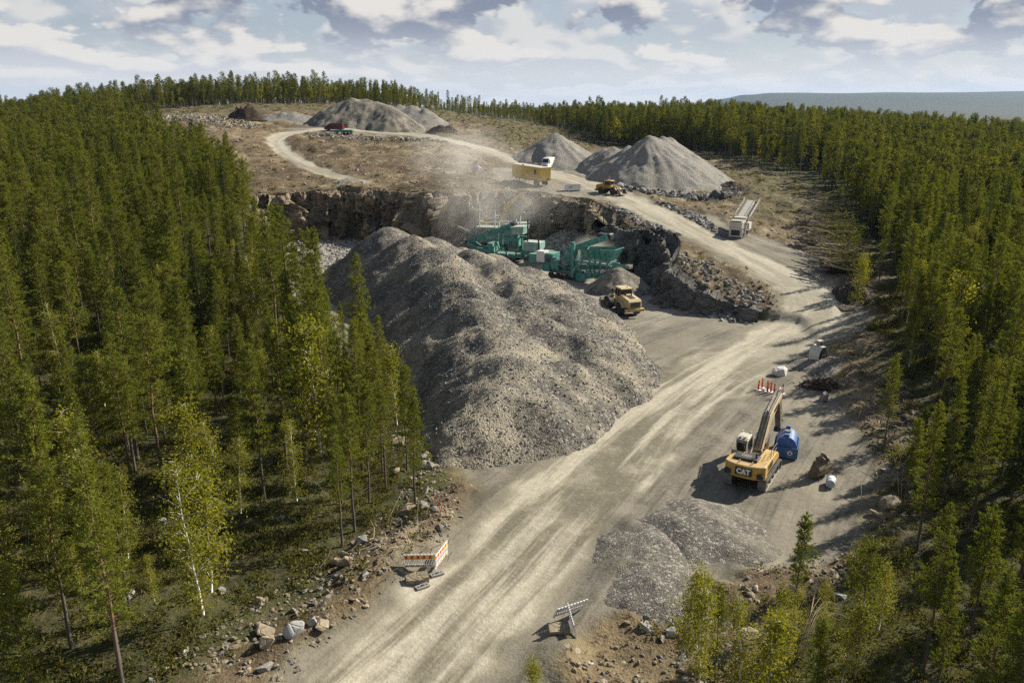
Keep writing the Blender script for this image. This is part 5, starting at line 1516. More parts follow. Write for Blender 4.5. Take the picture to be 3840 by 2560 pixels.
def jaw_screen(loc, rz, label, body):
    t = thing('rock_crusher', label, 'rock crusher', loc, rz)
    for y in (-1.2, 1.2):
        crawler(t, y, 2.0, .48, .5, ax='x')
    B().box(-3.4, 3.6, -1.0, 1.0, .9, 1.5).build('chassis', body, t, .03)
    B().prism('y', [(-2.6, 1.5), (-3.0, 3.1), (-1.9, 3.1), (-1.5, 1.5)], -1.2, 1.2).build('leg_frame', body, t)
    lattice(B(), [((-1.2, -1.3, 1.4), (-1.2, -1.3, 4.4)), ((2.6, -1.3, 1.4), (2.6, -1.3, 4.2)), ((-1.2, -1.3, 1.5), (1.2, -1.3, 4.2)), ((-1.2, -1.3, 4.3), (3.4, -1.3, 4.3)), ((-1.2, 1.3, 4.3), (3.4, 1.3, 4.3)), ((-1.2, 1.3, 1.4), (-1.2, 1.3, 4.3)), ((2.6, 1.3, 1.4), (2.6, 1.3, 4.3)), ((1.0, -1.3, 1.4), (-.6, -1.3, 4.0))], .2).build('support_frame', body, t)
    B().box(.3, 2.2, -1.0, 1.0, 4.1, 5.6).build('crusher_housing', body, t, .04)
    B().hexa([(1.7, -1.1, 4.9), (3.7, -1.1, 5.0), (3.7, 1.1, 5.0), (1.7, 1.1, 4.9), (1.5, -1.3, 6.2), (4.0, -1.3, 6.4), (4.0, 1.3, 6.4), (1.5, 1.3, 6.2)]).build('screen_box', 'teal_pale', t, .04)
    B().box(1.3, 3.2, -1.55, -.5, 2.3, 4.2).build('engine_canopy', body, t, .03)
    for q in range(5):
        B().box(1.45 + q * .33, 1.6 + q * .33, -1.575, -1.55, 2.6, 3.9).build('louvre', 'black', t)
    B().box(3.9, 7.0, -1.3, 1.0, 2.3, 3.9).build('power_pack', 'teal_pale', t, .05)
    B().box(3.2, 7.0, -.7, .7, 1.5, 2.3).build('rear_frame', body, t)
    B().cyl((4.6, -.9, 3.9), (4.6, -.9, 7.6), .13, 10).build('exhaust_stack', 'black', t)
    conveyor(t, (-7.2, .2, 2.9), (1.4, .2, 6.3), 1.3, body, depth=.9, name='side_conveyor')
    B().box(.9, 1.9, -.4, .8, 6.1, 6.8).build('conveyor_head', 'black', t, .05)
    B().prism('y', [(-7.0, 2.5), (-5.5, 1.7), (-2.6, 1.5), (-2.6, 2.0), (-5.3, 2.3), (-6.8, 3.1)], -1.2, -.9).build('chute_arm', body, t, .03)
    B().prism('y', [(-7.0, 2.5), (-5.5, 1.7), (-2.6, 1.5), (-2.6, 2.0), (-5.3, 2.3), (-6.8, 3.1)], .9, 1.2).build('chute_arm', body, t, .03)
    B().tube([(-1.3, -1.5, 4.4), (-1.3, -1.5, 5.3), (.2, -1.5, 5.3), (.2, -1.5, 4.4)], .03, 5).build('handrail', body, t)
    return t
cone_crusher((9.0, 130.2, .02), math.atan2(-.56, .83), 'teal tracked cone crusher with a feed hopper discharging onto the small stone cone', 'teal').scale = (1.08, 1.08, 1.08)
jaw_screen((-1.2, 144.5, .05), math.atan2(-.42, .9), 'teal tracked crusher with a left-hanging conveyor behind the big heap crest', 'teal').scale = (1.06, 1.06, 1.06)
def dusty_plant(loc, rz):
    t = thing('rock_crusher', 'pale dust-veiled crusher with tall white posts behind the teal machines', 'rock crusher', loc, rz)
    for y in (-1.3, 1.3):
        crawler(t, y, 2.2, .5, .5, ax='x')
    m_ = 'teal_pale'
    B().box(-4, 4, -1, 1, .9, 1.5).build('chassis', m_, t, .03)
    B().box(-3.6, .6, -1.4, 1.4, 3.7, 3.95).build('platform', m_, t)
    lattice(B(), [((-3.4, -1.3, 1.4), (-3.4, -1.3, 3.7)), ((-1.4, -1.3, 1.4), (-1.4, -1.3, 3.7)), ((.4, -1.3, 1.4), (.4, -1.3, 3.7)), ((-3.4, -1.3, 1.5), (-1.4, -1.3, 3.6)), ((-3.4, 1.3, 1.4), (-3.4, 1.3, 3.7)), ((.4, 1.3, 1.4), (.4, 1.3, 3.7))], .2).build('support_frame', m_, t)
    for x, y, h in ((-2.9, -.9, 8.6), (.2, -1.1, 7.2)):
        B().cyl((x, y, 3.9), (x, y, h), .13, 8).build('post', 'white', t)
        B().bar((x - 1.4, y, h - 1.6), (x + .7, y, h - 1.5), .16, .12).build('cross_arm', 'white', t)
    lattice(B(), [((1.0, -1.2, 1.4), (1.0, -1.2, 5.2)), ((2.8, -1.2, 5.2), (2.8, -1.2, 3.0)), ((1.0, -1.2, 5.2), (2.8, -1.2, 5.2)), ((2.8, -1.2, 4.8), (6.0, -1.2, 7.0)), ((4.4, -1.2, 5.9), (4.3, -1.2, 3.6)), ((5.2, -1.2, 6.3), (5.1, -1.2, 4.2))], .24).build('hopper_frame', 'white', t)
    B().box(-1.0, 1.2, -1.2, 1.2, 1.5, 3.6).build('jaw_housing', m_, t, .05)
    B().hexa([(2.6, -1.0, 3.0), (6.0, -1.0, 3.4), (6.0, 1.0, 3.4), (2.6, 1.0, 3.0), (2.2, -1.6, 4.6), (6.6, -1.6, 5.0), (6.6, 1.6, 5.0), (2.2, 1.6, 4.6)]).build('feed_hopper', m_, t)
    conveyor(t, (-2.0, 0, 1.5), (-7.5, 0, 3.6), .9, m_)
dusty_plant((-3.2, 153, FLOOR(np.array(-3.2), np.array(153.0)).item()), R(-14))
excavator((-3.2, 157.5, gz(-3.2, 157.5) + .0), R(-68), 'dust-veiled tan excavator feeding the far crusher below the rock face', body='cat_pale', boomm='cat_pale', cat=False, cabm='cat_pale',
          boom_pts=dict(foot=(.95, 1.75), knee=(2.4, 5.2), tip=(5.2, 7.2), stick_back=(4.9, 7.9), stick_end=(8.2, 4.3)))

def genset_trailer():
    x, y = 4.1, 176.4
    t = thing('site_trailer', 'long yellow box trailer with pale roof on the terrace above the rock face', 'trailer', (x, y, gz(x, y) + .05), math.atan2(-13.2, 6.4))
    bx = B().box(-6.8, 6.8, -1.25, 1.25, 1.05, 3.75).build('box_body', 'yellowbox', t, .04)
    B().box(-6.85, 6.85, -1.29, 1.29, 3.75, 3.82).build('roof', 'cabcream', bx)
    for x0 in np.linspace(-6.7, 6.7, 12):
        B().box(x0 - .03, x0 + .03, -1.275, -1.25, 1.1, 3.7).build('wall_rib', 'yellowbox', bx)
    w = B().box(3.9, 4.9, -1.30, -1.25, 2.3, 3.2).build('window', 'glass', bx)
    for q in range(4):
        B().box(4.0 + q * .22, 4.08 + q * .22, -1.33, -1.30, 2.3, 3.2).build('window_bar', 'black', w)
    d = B().box(-2.6, -1.6, -1.29, -1.25, 1.2, 3.3).build('door', 'yellowbox', bx)
    B().box(-1.8, -1.65, -1.34, -1.29, 2.2, 2.3).build('door_handle', 'black', d)
    B().box(-1.9, -1.5, -1.2, -.9, 3.82, 3.98).build('roof_vent', 'black', bx)
    B().box(6.80, 6.86, -.9, .9, 1.3, 2.2).build('rear_hatch', 'yellowbox', bx)
    B().box(6.86, 6.92, .3, .8, 1.2, 1.5).build('tail_board', 'black', bx)
    B().box(-6.6, 6.6, -.5, .5, .75, 1.05).build('underframe', 'black', t)
    for yy in (-1.0, 1.0):
        for xx in (4.0, 5.2):
            wl = B().lathe([(-.16, .38), (-.17, .48), (.17, .48), (.16, .38)], (xx, yy, .48), 'y', 18).build('wheel', 'rubber', t)
            B().lathe([(-.18, .26), (.18, .26)], (xx, yy, .48), 'y', 12).build('rim', 'steel', wl)
        B().bar((-4.2, yy * .7, .0), (-4.2, yy * .7, .9), .14, .14).build('landing_leg', 'black', t)
    B().bar((-6.8, 0, .8), (-8.0, .3, .3), .16, .16).build('drawbar', 'black', t)
    B().bar((-7.2, .5, 0), (-6.9, -.3, 1.0), .08, .08).build('step', 'steel', t)
genset_trailer()
def van(loc, rz, label, m_, high=True):
    """panel van, front towards +x"""
    t = thing('panel_van', label, 'van', loc, rz)
    zt = 2.68 if high else 2.25
    P = [(-2.85, .35), (-2.9, 1.2), (-2.8, zt - .12), (-2.6, zt), (1.0, zt + .02), (1.45, zt - .18), (2.15, 1.45), (2.75, 1.15), (2.92, .9), (2.95, .45), (2.7, .32)]
    b = B().prism('y', P, -.98, .98)
    b.v = [(x, y * (.90 if z > zt - .3 else .97 if z > 1.6 else 1.0), z) for x, y, z in b.v]
    bd = b.build('body', m_, t, .07)
    n_ = np.array((.70, 0, .72))
    B().hexa([(2.10, -.80, 1.54), (2.10, .80, 1.54), (1.50, .72, zt - .28), (1.50, -.72, zt - .28), (2.16, -.80, 1.56), (2.16, .80, 1.56), (1.55, .72, zt - .25), (1.55, -.72, zt - .25)]).build('windscreen', 'glass', bd)
    for s in (-1, 1):
        B().prism('y', [(1.0, 1.45), (1.95, 1.45), (1.5, zt - .45), (1.0, zt - .4)], s * .955 - .012, s * .955 + .012).build('side_window', 'glass', bd)
        B().prism('y', [(2.55, .8), (2.95, .8), (2.85, 1.05), (2.6, 1.12)], s * .78 - .16, s * .78 + .16).build('headlight', 'lamp', bd)
        B().box(-2.93, -2.86, s * .86 - .07, s * .86 + .07, .9, 1.5).build('tail_light', 'tail', bd)
        B().box(-.5, .4, s * 1.0 - .008, s * 1.0 + .008, .55, .62).build('rub_strip', 'black', bd)
        m2 = B().box(1.75, 1.9, s * 1.14 - .1, s * 1.14 + .1, 1.4, 1.75).build('mirror', 'black', bd)
        for x in (-1.75, 1.95):
            w = B().lathe([(-.11, .24), (-.12, .34), (.12, .34), (.11, .24)], (x, s * .86, .34), 'y', 18).build('wheel', 'rubber', t)
            B().lathe([(-.128, .2), (.128, .2)], (x, s * .86, .34), 'y', 12).build('rim', 'steel', w)
    B().box(2.9, 3.0, -.92, .92, .35, .62).build('front_bumper', 'black', bd)
    B().box(2.86, 2.97, -.5, .5, .72, .95).build('grille', 'black', bd)
    B().box(2.97, 3.01, -.26, .26, .42, .54).build('number_plate', 'white_pl', bd)
    B().box(-2.97, -2.87, -.92, .92, .35, .55).build('rear_bumper', 'black', bd)
    return t
van((9.2, 208.5, gz(9.2, 208.5)), R(-112), 'white high-roof panel van at the foot of the gravel cone', 'white')
van((-55.2, 256, gz(-55.2, 256)), R(176), 'dark maroon panel van in front of the long gravel ridge', 'maroon', False)
def green_trailer():
    x, y = -50.6, 247.5
    t = thing('flat_trailer', 'low green flat trailer with dark wheels in front of the maroon van', 'trailer', (x, y, gz(x, y) + .02), R(-3))
    B().box(-2.8, 2.8, -1.1, 1.1, .85, 1.2).build('deck', 'green_tr', t, .03)
    B().box(-2.8, 2.8, -1.14, -1.1, .7, 1.25).build('side_rail', 'green_tr', t)
    B().box(-2.8, 2.8, 1.1, 1.14, .7, 1.25).build('side_rail', 'green_tr', t)
    for xx in (-2.2, -.2, .9, 2.0):
        for yy in (-.95, .95):
            w = B().lathe([(-.15, .3), (-.16, .42), (.16, .42), (.15, .3)], (xx, yy, .42), 'y', 16).build('wheel', 'rubber', t)
            B().lathe([(-.17, .22), (.17, .22)], (xx, yy, .42), 'y', 10).build('rim', 'white', w)
    B().bar((-2.8, 0, .8), (-4.0, 0, .5), .12, .12).build('drawbar', 'green_tr', t)
green_trailer()
def white_skip():
    x, y = 12.4, 165.2
    t = thing('steel_skip', 'small white open-topped skip box beside the yellow trailer', 'skip', (x, y, gz(x, y)), R(-2))
    b = B()
    for a in ((-1.6, 1.6, -.8, -.74), (-1.6, 1.6, .74, .8), (-1.6, -1.54, -.74, .74), (1.54, 1.6, -.74, .74)):
        b.box(*a, .12, 1.25)
    b.box(-1.54, 1.54, -.74, .74, .12, .18)
    b = b.build('box', 'white', t)
    B().box(-1.66, 1.66, -.86, -.80, 1.15, 1.27).build('rim_rail', 'white', b)
    B().box(-1.66, 1.66, .80, .86, 1.15, 1.27).build('rim_rail', 'white', b)
    B().box(-.9, .9, -.3, .3, .9, 1.32).build('lid', 'steel', b)
    B().box(-.7, -.1, -.815, -.80, .7, .88).build('name_plate', 'black', b)
    for x0 in (-1.3, 1.2):
        B().box(x0, x0 + .15, -.7, .7, 0, .12).build('skid', 'black', t)
    B().cyl((-1.5, -.6, 1.25), (-1.5, -.6, 1.6), .03, 6).build('vent_pipe', 'steel', b)
white_skip()
def screener():
    x, y = 39.3, 137.2
    t = thing('screening_plant', 'pale tracked screening plant with a long raised conveyor beside the haul road', 'screening plant', (x, y, gz(x, y) + .0), R(-30), None, .82)
    m_ = 'screen_white'
    for xx in (-1.05, 1.05):
        crawler(t, xx, 1.9, .45, .45)
    B().box(-.9, .9, -2.6, 3.4, .8, 1.3).build('chassis', m_, t, .03)
    hp = B().hexa([(-1.1, -3.4, 2.1), (1.1, -3.4, 2.1), (1.0, -1.2, 2.2), (-1.0, -1.2, 2.2), (-1.5, -3.9, 3.3), (1.5, -3.9, 3.3), (1.4, -.9, 3.5), (-1.4, -.9, 3.5)]).build('feed_hopper', m_, t, .03)
    B().box(-1.2, 1.2, -3.6, -1.2, 3.42, 3.52).build('tipping_grid', 'steel', hp)
    for q in range(6):
        B().box(-1.1 + q * .42, -1.04 + q * .42, -3.7, -1.1, 3.52, 3.6).build('grid_bar', m_, hp)
    B().box(-1.3, 1.3, -3.3, -3.1, .2, 2.1).build('end_frame', m_, t)
    B().box(-.9, .9, -3.36, -3.3, .5, 1.6).build('end_panel', 'black', t)
    for s in (-1, 1):
        B().bar((s * 1.25, -3.2, .0), (s * 1.3, -3.2, 2.4), .16, .16).build('leg', m_, t)
        B().bar((s * 1.35, -1.0, .3), (s * 1.35, .4, 3.4), .18, .18).build('strut', m_, t)
        B().cyl((s * 1.5, -.6, 3.2), (s * 1.5, .6, 4.0), .16, 8).build('hydraulic_motor', 'black', t)
    B().box(-1.35, 1.35, -.6, 1.0, 3.1, 3.9).build('screen_box', m_, t, .03)
    c = conveyor(t, (-.25, .2, 3.4), (-.25, 8.6, 6.3), 1.5, m_, depth=.5)
    B().hexa([(-.85, .4, 3.75), (.35, .4, 3.75), (.35, 8.4, 6.5), (-.85, 8.4, 6.5), (-.85, .4, 3.8), (.35, .4, 3.8), (.35, 8.4, 6.55), (-.85, 8.4, 6.55)]).build('belt_cover', m_, c)
    c2 = conveyor(t, (.95, .2, 3.2), (.95, 8.2, 5.9), .6, m_, depth=.4, name='fines_conveyor')
    for s in (-1.5, 1.75):
        r_ = B().tube([(s, 1.2, 4.6), (s, 8.4, 7.1)], .04, 5).tube([(s, 1.2, 4.1), (s, 8.4, 6.6)], .03, 5)
        for q in range(7):
            y0 = 1.2 + q * 1.2; z0 = 3.7 + (y0 - 1.2) * .347
            r_.tube([(s, y0, z0), (s, y0, z0 + .95)], .03, 5)
        r_.build('walkway_rail', m_, t)
    for s in (-.7, .7):
        B().bar((s, 3.2, 1.0), (s - .2, 5.4, 4.9), .14, .14).build('conveyor_strut', m_, t)
    B().box(.7, 1.7, .8, 2.8, 1.3, 2.7).build('engine_box', m_, t, .04)
screener()

# ------------------------------------------------------------------ barriers, posts, stones by the gate
def barrier(x, y, z, rz, label, tilt=0.0, red_first=True, back=False):
    t = thing('road_barrier', label, 'barrier', (x, y, z), rz)
    t.rotation_euler = (tilt, 0, rz)
    L = 1.0
    fr = B()
    fr.box(-L, L, -.03, .03, .96, 1.02).box(-L, L, -.03, .03, .68, .71).box(-L, L, -.03, .03, .30, .33).box(-L, L, -.03, .03, .16, .20)
    fr.box(-L, -L + .05, -.032, .032, .12, 1.05).box(L - .05, L, -.032, .032, .12, 1.05)
    for q in range(13):
        x0 = -L + .06 + q * .145
        fr.hexa([(x0, -.025, .33), (x0 + .055, -.025, .33), (x0 + .055, .025, .33), (x0, .025, .33), (x0 + .12, -.025, .68), (x0 + .175, -.025, .68), (x0 + .175, .025, .68), (x0 + .12, .025, .68)])
    fr = fr.build('frame', 'white_pl', t)
    for q in range(10):
        x0 = -L + .07 + q * .187
        c = 'red_refl' if (q % 2 == 0) == red_first else 'yel_refl'
        B().box(x0, x0 + .18, -.02, .02, .715, .955).build('stripe', 'white_pl' if back else c, t)
        B().box(x0, x0 + .18, -.02, .02, .205, .295).build('stripe', 'white_pl' if back else c, t)
    for q in range(10):
        x0 = -L + .05 + q * .205
        B().box(x0, x0 + .05, -.025, .025, 1.02, 1.075).build('stud', 'white_pl', t)
    for xx in (-.9, .9):
        B().box(xx - .03, xx + .03, -.03, .03, 0, .14).build('foot_peg', 'white_pl', t)
    return t
def foot_block(x, y, rz, label):
    t = thing('barrier_foot', label, 'barrier foot', (x, y, gz(x, y) + .02), rz)
    b = B().box(-.42, .42, -.2, -.06, 0, .11).box(-.42, .42, .06, .2, 0, .11)
    for q in range(5):
        b.box(-.42 + q * .19, -.34 + q * .19, -.06, .06, 0, .11)
    b.build('block', 'grey_pl', t)
    B().box(-.05, .05, -.05, .05, .11, .16).build('socket', 'black', t)
barrier(-5.72, 43.35, gz(-5.7, 43.3) + .10, R(2), 'white barrier with red and yellow stripes facing the camera left of the road')
barrier(-4.48, 44.3, gz(-4.5, 44.3) + .06, R(72), 'white barrier with red and orange stripes seen edge-on at the left roadside', red_first=True)
foot_block(-4.65, 43.1, R(30), 'grey perforated rubber foot under the joint of the left barriers')
foot_block(-5.4, 41.7, R(35), 'grey perforated rubber foot lying loose below the flat stone')
barrier(3.15, 38.95, gz(3.15, 38.95) + .15, R(208), 'white plastic barrier seen from behind and above at the right roadside', tilt=R(-30), back=True)
barrier(3.35, 37.3, gz(3.3, 37.3) + .05, R(96), 'white barrier seen end-on beside the square stone block', tilt=R(-8))
def flat_stone(x, y, rz, s, m_, label, cut=0):
    rng = np.random.default_rng(int(x * 10) % 97 + 5)
    t = B().prism('z', [(-.5 * s[0], -.42 * s[1]), (.1 * s[0], -.5 * s[1]), (.5 * s[0], -.3 * s[1]), (.46 * s[0], .35 * s[1]), (-.05 * s[0], .5 * s[1]), (-.52 * s[0], .3 * s[1])], 0, s[2])
    t.v = [(a + rng.normal(0, .03), b + rng.normal(0, .03), c + rng.normal(0, .03)) for a, b, c in t.v]
    o = t.build('flat_stone', m_, None, .04)
    o.location = (x, y, gz(x, y) - .08); o.rotation_euler = (R(6), R(-4), rz)
    tag(o, label, 'stone')
flat_stone(-5.75, 42.3, R(14), (1.35, .85, .5), 'rock_tan', 'flat tan stone slab lying below the left striped barrier')
flat_stone(2.6, 36.9, R(4), (1.15, .8, .55), 'rock_tan', 'square tan stone block beside the end-on right barrier')
for k, (x, y, lab) in enumerate(((25.0, 76.0, 'leftmost red marker post of the cluster before the excavator boom'), (25.55, 76.6, 'rear red marker post of the cluster, standing tallest in view'), (25.9, 76.0, 'red marker post crowded in the middle of the cluster, back row'),
                                 (25.75, 75.45, 'red marker post crowded in the middle of the cluster, front row'), (26.1, 75.5, 'red marker post right of the crowded cluster middle'), (26.35, 75.2, 'red marker post second from the right of the cluster'), (27.15, 75.1, 'rightmost red marker post standing slightly apart from the cluster'))):
    t = thing('marker_post', lab, 'marker post', (x, y, gz(x, y) + .01), R(37 * k), 'red marker posts by the yard')
    B().lathe([(.06, .10), (.10, .095), (.95, .075), (1.0, .05), (1.08, .05), (1.1, .03)], (0, 0, 0), 'z', 12).build('post', 'red_pl', t)
    B().lathe([(.66, .0865), (.80, .083)], (0, 0, 0), 'z', 12).build('reflective_band', 'yel_refl', t)
    B().prism('z', [(.3 * math.cos(R(45 * i + 22)), .3 * math.sin(R(45 * i + 22))) for i in range(8)], 0, .06).build('base', 'white_pl', t)

# ------------------------------------------------------------------ stones, boulders and rubble
import bmesh
def rock_mesh(seed, flat=.75, n=15, m_='rock'):
    rng = random.Random(seed)
    bm = bmesh.new()
    for _ in range(n):
        a = rng.uniform(0, 6.28); z = rng.uniform(-1, 1); r = math.sqrt(1 - z * z) * rng.uniform(.75, 1.1)
        bm.verts.new((.5 * r * math.cos(a) * rng.uniform(.9, 1.25), .5 * r * math.sin(a) * rng.uniform(.75, 1.0), .5 * z * flat + .5 * flat * .6))
    res = bmesh.ops.convex_hull(bm, input=bm.verts)
    bmesh.ops.delete(bm, geom=[v for v in bm.verts if not v.link_faces], context='VERTS')
    bmesh.ops.bevel(bm, geom=list(bm.edges), offset=.035, segments=1, affect='EDGES', clamp_overlap=True)
    bmesh.ops.triangulate(bm, faces=bm.faces)
    me = bpy.data.meshes.new('stone')
    bm.to_mesh(me); bm.free()
    me.materials.append(M[m_])
    return me
RK = {m_: [rock_mesh(900 + 31 * q + i, random.Random(i).uniform(.55, .9), 13 + i % 5, m_) for i in range(8)] for q, m_ in enumerate(('rock', 'rock_tan', 'rock_pale', 'bank'))}
rngR = np.random.default_rng(77); rrR = random.Random(77)
def in_poly(P, n, rng, pad=0):
    P_ = np.array(P); lo = P_.min(0); hi = P_.max(0); out = []
    while len(out) < n:
        q = rng.uniform(lo, hi, (n * 3, 2)); s = poly_sd(q[:, 0], q[:, 1], P)
        out += q[s > pad].tolist()
    return np.array(out[:n])
def near_line(P, n, w, rng):
    P = np.array(P, float); seg = np.hypot(*np.diff(P, axis=0).T); cum = np.concatenate([[0], np.cumsum(seg)])
    s = rng.uniform(0, cum[-1], n)
    return np.stack([np.interp(s, cum, P[:, 0]) + rng.normal(0, w, n), np.interp(s, cum, P[:, 1]) + rng.normal(0, w, n)], 1)
def on_road(x, y):
    d, _, _ = line_dist(x, y, [p[:2] for p in ROAD], [p[2] for p in ROAD])
    d2, _, _ = line_dist(x, y, [p[:2] for p in SPUR], [p[2] for p in SPUR])
    return np.minimum(d, d2) < .4
KEEP_OUT = [(-5.7, 43.6, 1.6), (-4.5, 45.1, 1.3), (3.1, 38.2, 1.8), (18.9, 56.9, 4.5), (23, 61.6, 2.6), (24, 56.5, 1.8), (39.3, 138, 4), (34.3, 85.5, 2), (26, 75.6, 1.6), (28.7, 80.7, 1.3)]
def clear_of(P):
    k = ~on_road(P[:, 0], P[:, 1])
    for x, y, r in KEEP_OUT:
        k &= np.hypot(P[:, 0] - x, P[:, 1] - y) > r
    return P[k]
def boulders(P, s0, s1, mats, label, group, name='boulder', pw=2.0):
    P = clear_of(P); Z = terrain(P[:, 0], P[:, 1])
    for (x, y), z in zip(P, Z):
        m_ = rrR.choice(mats); s = s0 + (s1 - s0) * rrR.random() ** pw
        o = link(name, rrR.choice(RK[m_]))
        o.location = (x, y, z - .12 * s); o.rotation_euler = (rrR.uniform(-.5, .5), rrR.uniform(-.5, .5), rrR.uniform(0, 6.28))
        o.scale = (s * rrR.uniform(.9, 1.3), s, s * rrR.uniform(.8, 1.15))
        big = (s - s0) / (s1 - s0)
        sz = 'small' if big < .12 else 'medium-sized' if big < .5 else 'large'
        tag(o, sz + ' ' + label, 'boulder', sz + ' ' + group)
LV = [(-18, 33), (-11.3, 33), (-8.5, 39), (-5.6, 44), (-3.4, 49.5), (-4.4, 55), (-6.5, 59), (-10, 66), (-13.5, 73), (-15, 71), (-11, 60), (-8, 54), (-10, 47), (-14.5, 40)]
RV = [(2.6, 34), (6.2, 38), (13, 41.5), (21, 46), (26, 51), (29.5, 58), (31, 66), (36, 75), (40, 80), (38, 66), (31, 54), (22, 43), (14, 36), (6, 31)]
BAND = [(20.0, 188), (21.8, 179.5), (24.6, 171), (28.6, 166), (33.6, 163.6), (39.2, 164), (44.4, 169), (48.2, 178), (50.5, 188)]
BETW = [(23.6, 153), (29, 153.5), (35, 146), (36.5, 137), (34.8, 136.5), (30, 146)]
RIM = [(15.5, 152), (18.5, 147), (20.5, 142), (23.5, 138), (27, 133)]
RBANK = [(24.4, 113.5), (26, 109), (28.5, 105.5), (31.5, 102.8)]
TERR = [(-62, 247), (-54, 243.5), (-46, 241), (-36, 240.5), (-27, 243), (-18, 238)]
boulders(in_poly(LV, 78, rngR), .28, 1.1, ['rock_tan', 'rock_tan', 'rock'], 'tan stone in the scraped soil verge left of the entrance road', 'stones of the left verge', 'stone')
boulders(in_poly(RV, 62, rngR), .28, 1.05, ['rock_tan', 'rock_tan', 'rock'], 'tan stone in the dug-up soil below the parked excavator', 'stones of the right soil bank', 'stone')
boulders(in_poly([(-27, 32), (-9, 32), (-8, 46), (-8, 56), (-16, 64), (-30, 50)], 46, rngR), .3, 1.0, ['rock_pale', 'rock'], 'pale grey stone half sunk in the left forest floor', 'stones of the left forest floor', 'stone')
boulders(near_line(BAND, 90, 1.5, rngR), 1.0, 2.6, ['rock', 'bank', 'rock_pale'], 'grey boulder in the band skirting the largest gravel heap', 'boulders skirting the gravel heap')
boulders(in_poly(BETW, 18, rngR), .6, 1.3, ['rock', 'rock_pale'], 'grey boulder in the rubble strip beside the haul road', 'boulders beside the haul road')
boulders(near_line(RIM, 18, .8, rngR), .7, 1.5, ['rock', 'rock_pale', 'bank'], 'pale boulder on the rim between the pit and the haul road', 'boulders on the pit rim')
boulders(near_line(RBANK, 20, .7, rngR), .4, 1.0, ['rock_pale', 'rock'], 'pale broken stone in the small pile at the foot of the rock bank', 'stones at the foot of the rock bank', 'stone')
boulders(near_line(TERR, 26, .8, rngR), .8, 1.9, ['rock', 'rock_pale', 'bank'], 'grey boulder on the edge of the upper terrace below the vans', 'boulders on the terrace edge')
def one_rock(x, y, s, m_, label, seed, rz=0.0, zs=1.0, sink=.15):
    me = rock_mesh(seed, .85, 26, m_)
    o = link('boulder', me); o.location = (x, y, surf(x, y) - sink * s); o.scale = (s, s * .85, s * zs); o.rotation_euler = (0, 0, rz)
    tag(o, label, 'boulder')
RKW = one_rock(28.7, 80.6, 2.1, 'rock_white', 'white sharp-edged boulder standing alone beside the yard', 31, .4, .9)
one_rock(30.6, 73.2, 1.3, 'rock', 'grey pointed boulder on the soil right of the excavator boom', 32, 1.0, 1.3)
one_rock(27.1, 51.6, 2.3, 'rock_tan', 'large brown soil-smeared boulder at the edge of the right trees', 33, .6, .75, .25)
one_rock(-7.2, 50.8, 2.0, 'rock_tan', 'large tan boulder at the foot of the left trees beside the verge', 34, .3, .7, .2)
one_rock(-8.0, 189.5, 2.9, 'rock_pale', 'pale pointed boulder standing on the dusty terrace left of the yellow trailer', 36, .2, 1.0, .1)
one_rock(-11.6, 36.2, 1.35, 'rock_pale', 'pale split boulder near the lower edge, left verge', 37, .5, 1.1)
one_rock(-12.9, 35.6, 1.1, 'rock_tan', 'rounded tan boulder left of the pale split boulder', 38, .2, 1.0)
one_rock(-9.2, 60.8, 1.7, 'rock_tan', 'tan boulder between trunks at the foot of the big heap', 39, .2, .8)
one_rock(8.8, 37.2, .85, 'rock_pale', 'pale rounded boulder beyond the right barriers', 41, .2, 1.0)
one_rock(16.4, 40.8, 1.3, 'rock_tan', 'long tan boulder leaning in the right soil bank', 42, 2.2, 1.2)
one_rock(12.9, 37.2, 1.5, 'rock_tan', 'flat tan boulder among the birch saplings at the lower right', 43, .2, .6)

def rubble(name, P, s0, s1, mats, label, heap_ok=False, pw=2.5):
    P = clear_of(np.asarray(P))
    n = len(P)
    z = terrain(P[:, 0], P[:, 1])
    items = [('s%d' % q, RK[m_][i]) for q, m_ in enumerate(mats) for i in range(8)]
    c = proto(name + '_kinds', items)
    s = s0 + (s1 - s0) * rngR.random(n) ** pw
    sc = np.stack([s * rngR.uniform(.8, 1.3, n), s, s * rngR.uniform(.7, 1.1, n)], 1)
    rot = np.stack([rngR.uniform(-.6, .6, n), rngR.uniform(-.6, .6, n), rngR.uniform(0, 6.28, n)], 1)
    return scatter(name, np.stack([P[:, 0], P[:, 1], z - s * .1], 1), rot, sc, rngR.integers(0, len(items), n), c, label, 'rubble')
rubble('rubble', in_poly(LV, 2400, rngR), .05, .42, ('rock_tan', 'rock_tan', 'rock'), 'small stones strewn over the left roadside soil')
rubble('rubble', in_poly(RV, 2400, rngR), .05, .40, ('rock_tan', 'rock_tan', 'rock'), 'small stones strewn over the dug-up soil at the right')
rubble('rubble', np.concatenate([near_line(BAND, 1000, 1.9, rngR), in_poly(BETW, 800, rngR), near_line(RIM, 300, 1.3, rngR), near_line(RBANK, 260, 1.0, rngR), near_line(TERR, 420, 1.6, rngR), near_line([(26, 121), (28, 116), (31, 111.5), (35, 105.5)], 420, 1.5, rngR), near_line([(18, 150), (22, 145), (25, 139), (28, 132)], 300, 1.3, rngR)]), .25, 1.1, ('rock', 'rock_pale', 'bank'), 'broken grey rock filling the boulder bands along the haul road')
shot = in_poly([(-52, 166), (-50, 150), (-40, 130), (-34, 120), (-26, 135), (-22, 150), (-26, 166), (-38, 168)], 3600, rngR)
rubble('shot_rock', shot, .25, .95, ('rock_pale', 'rock_pale', 'rock'), 'field of pale shot rock covering the quarry floor left of the big heap')
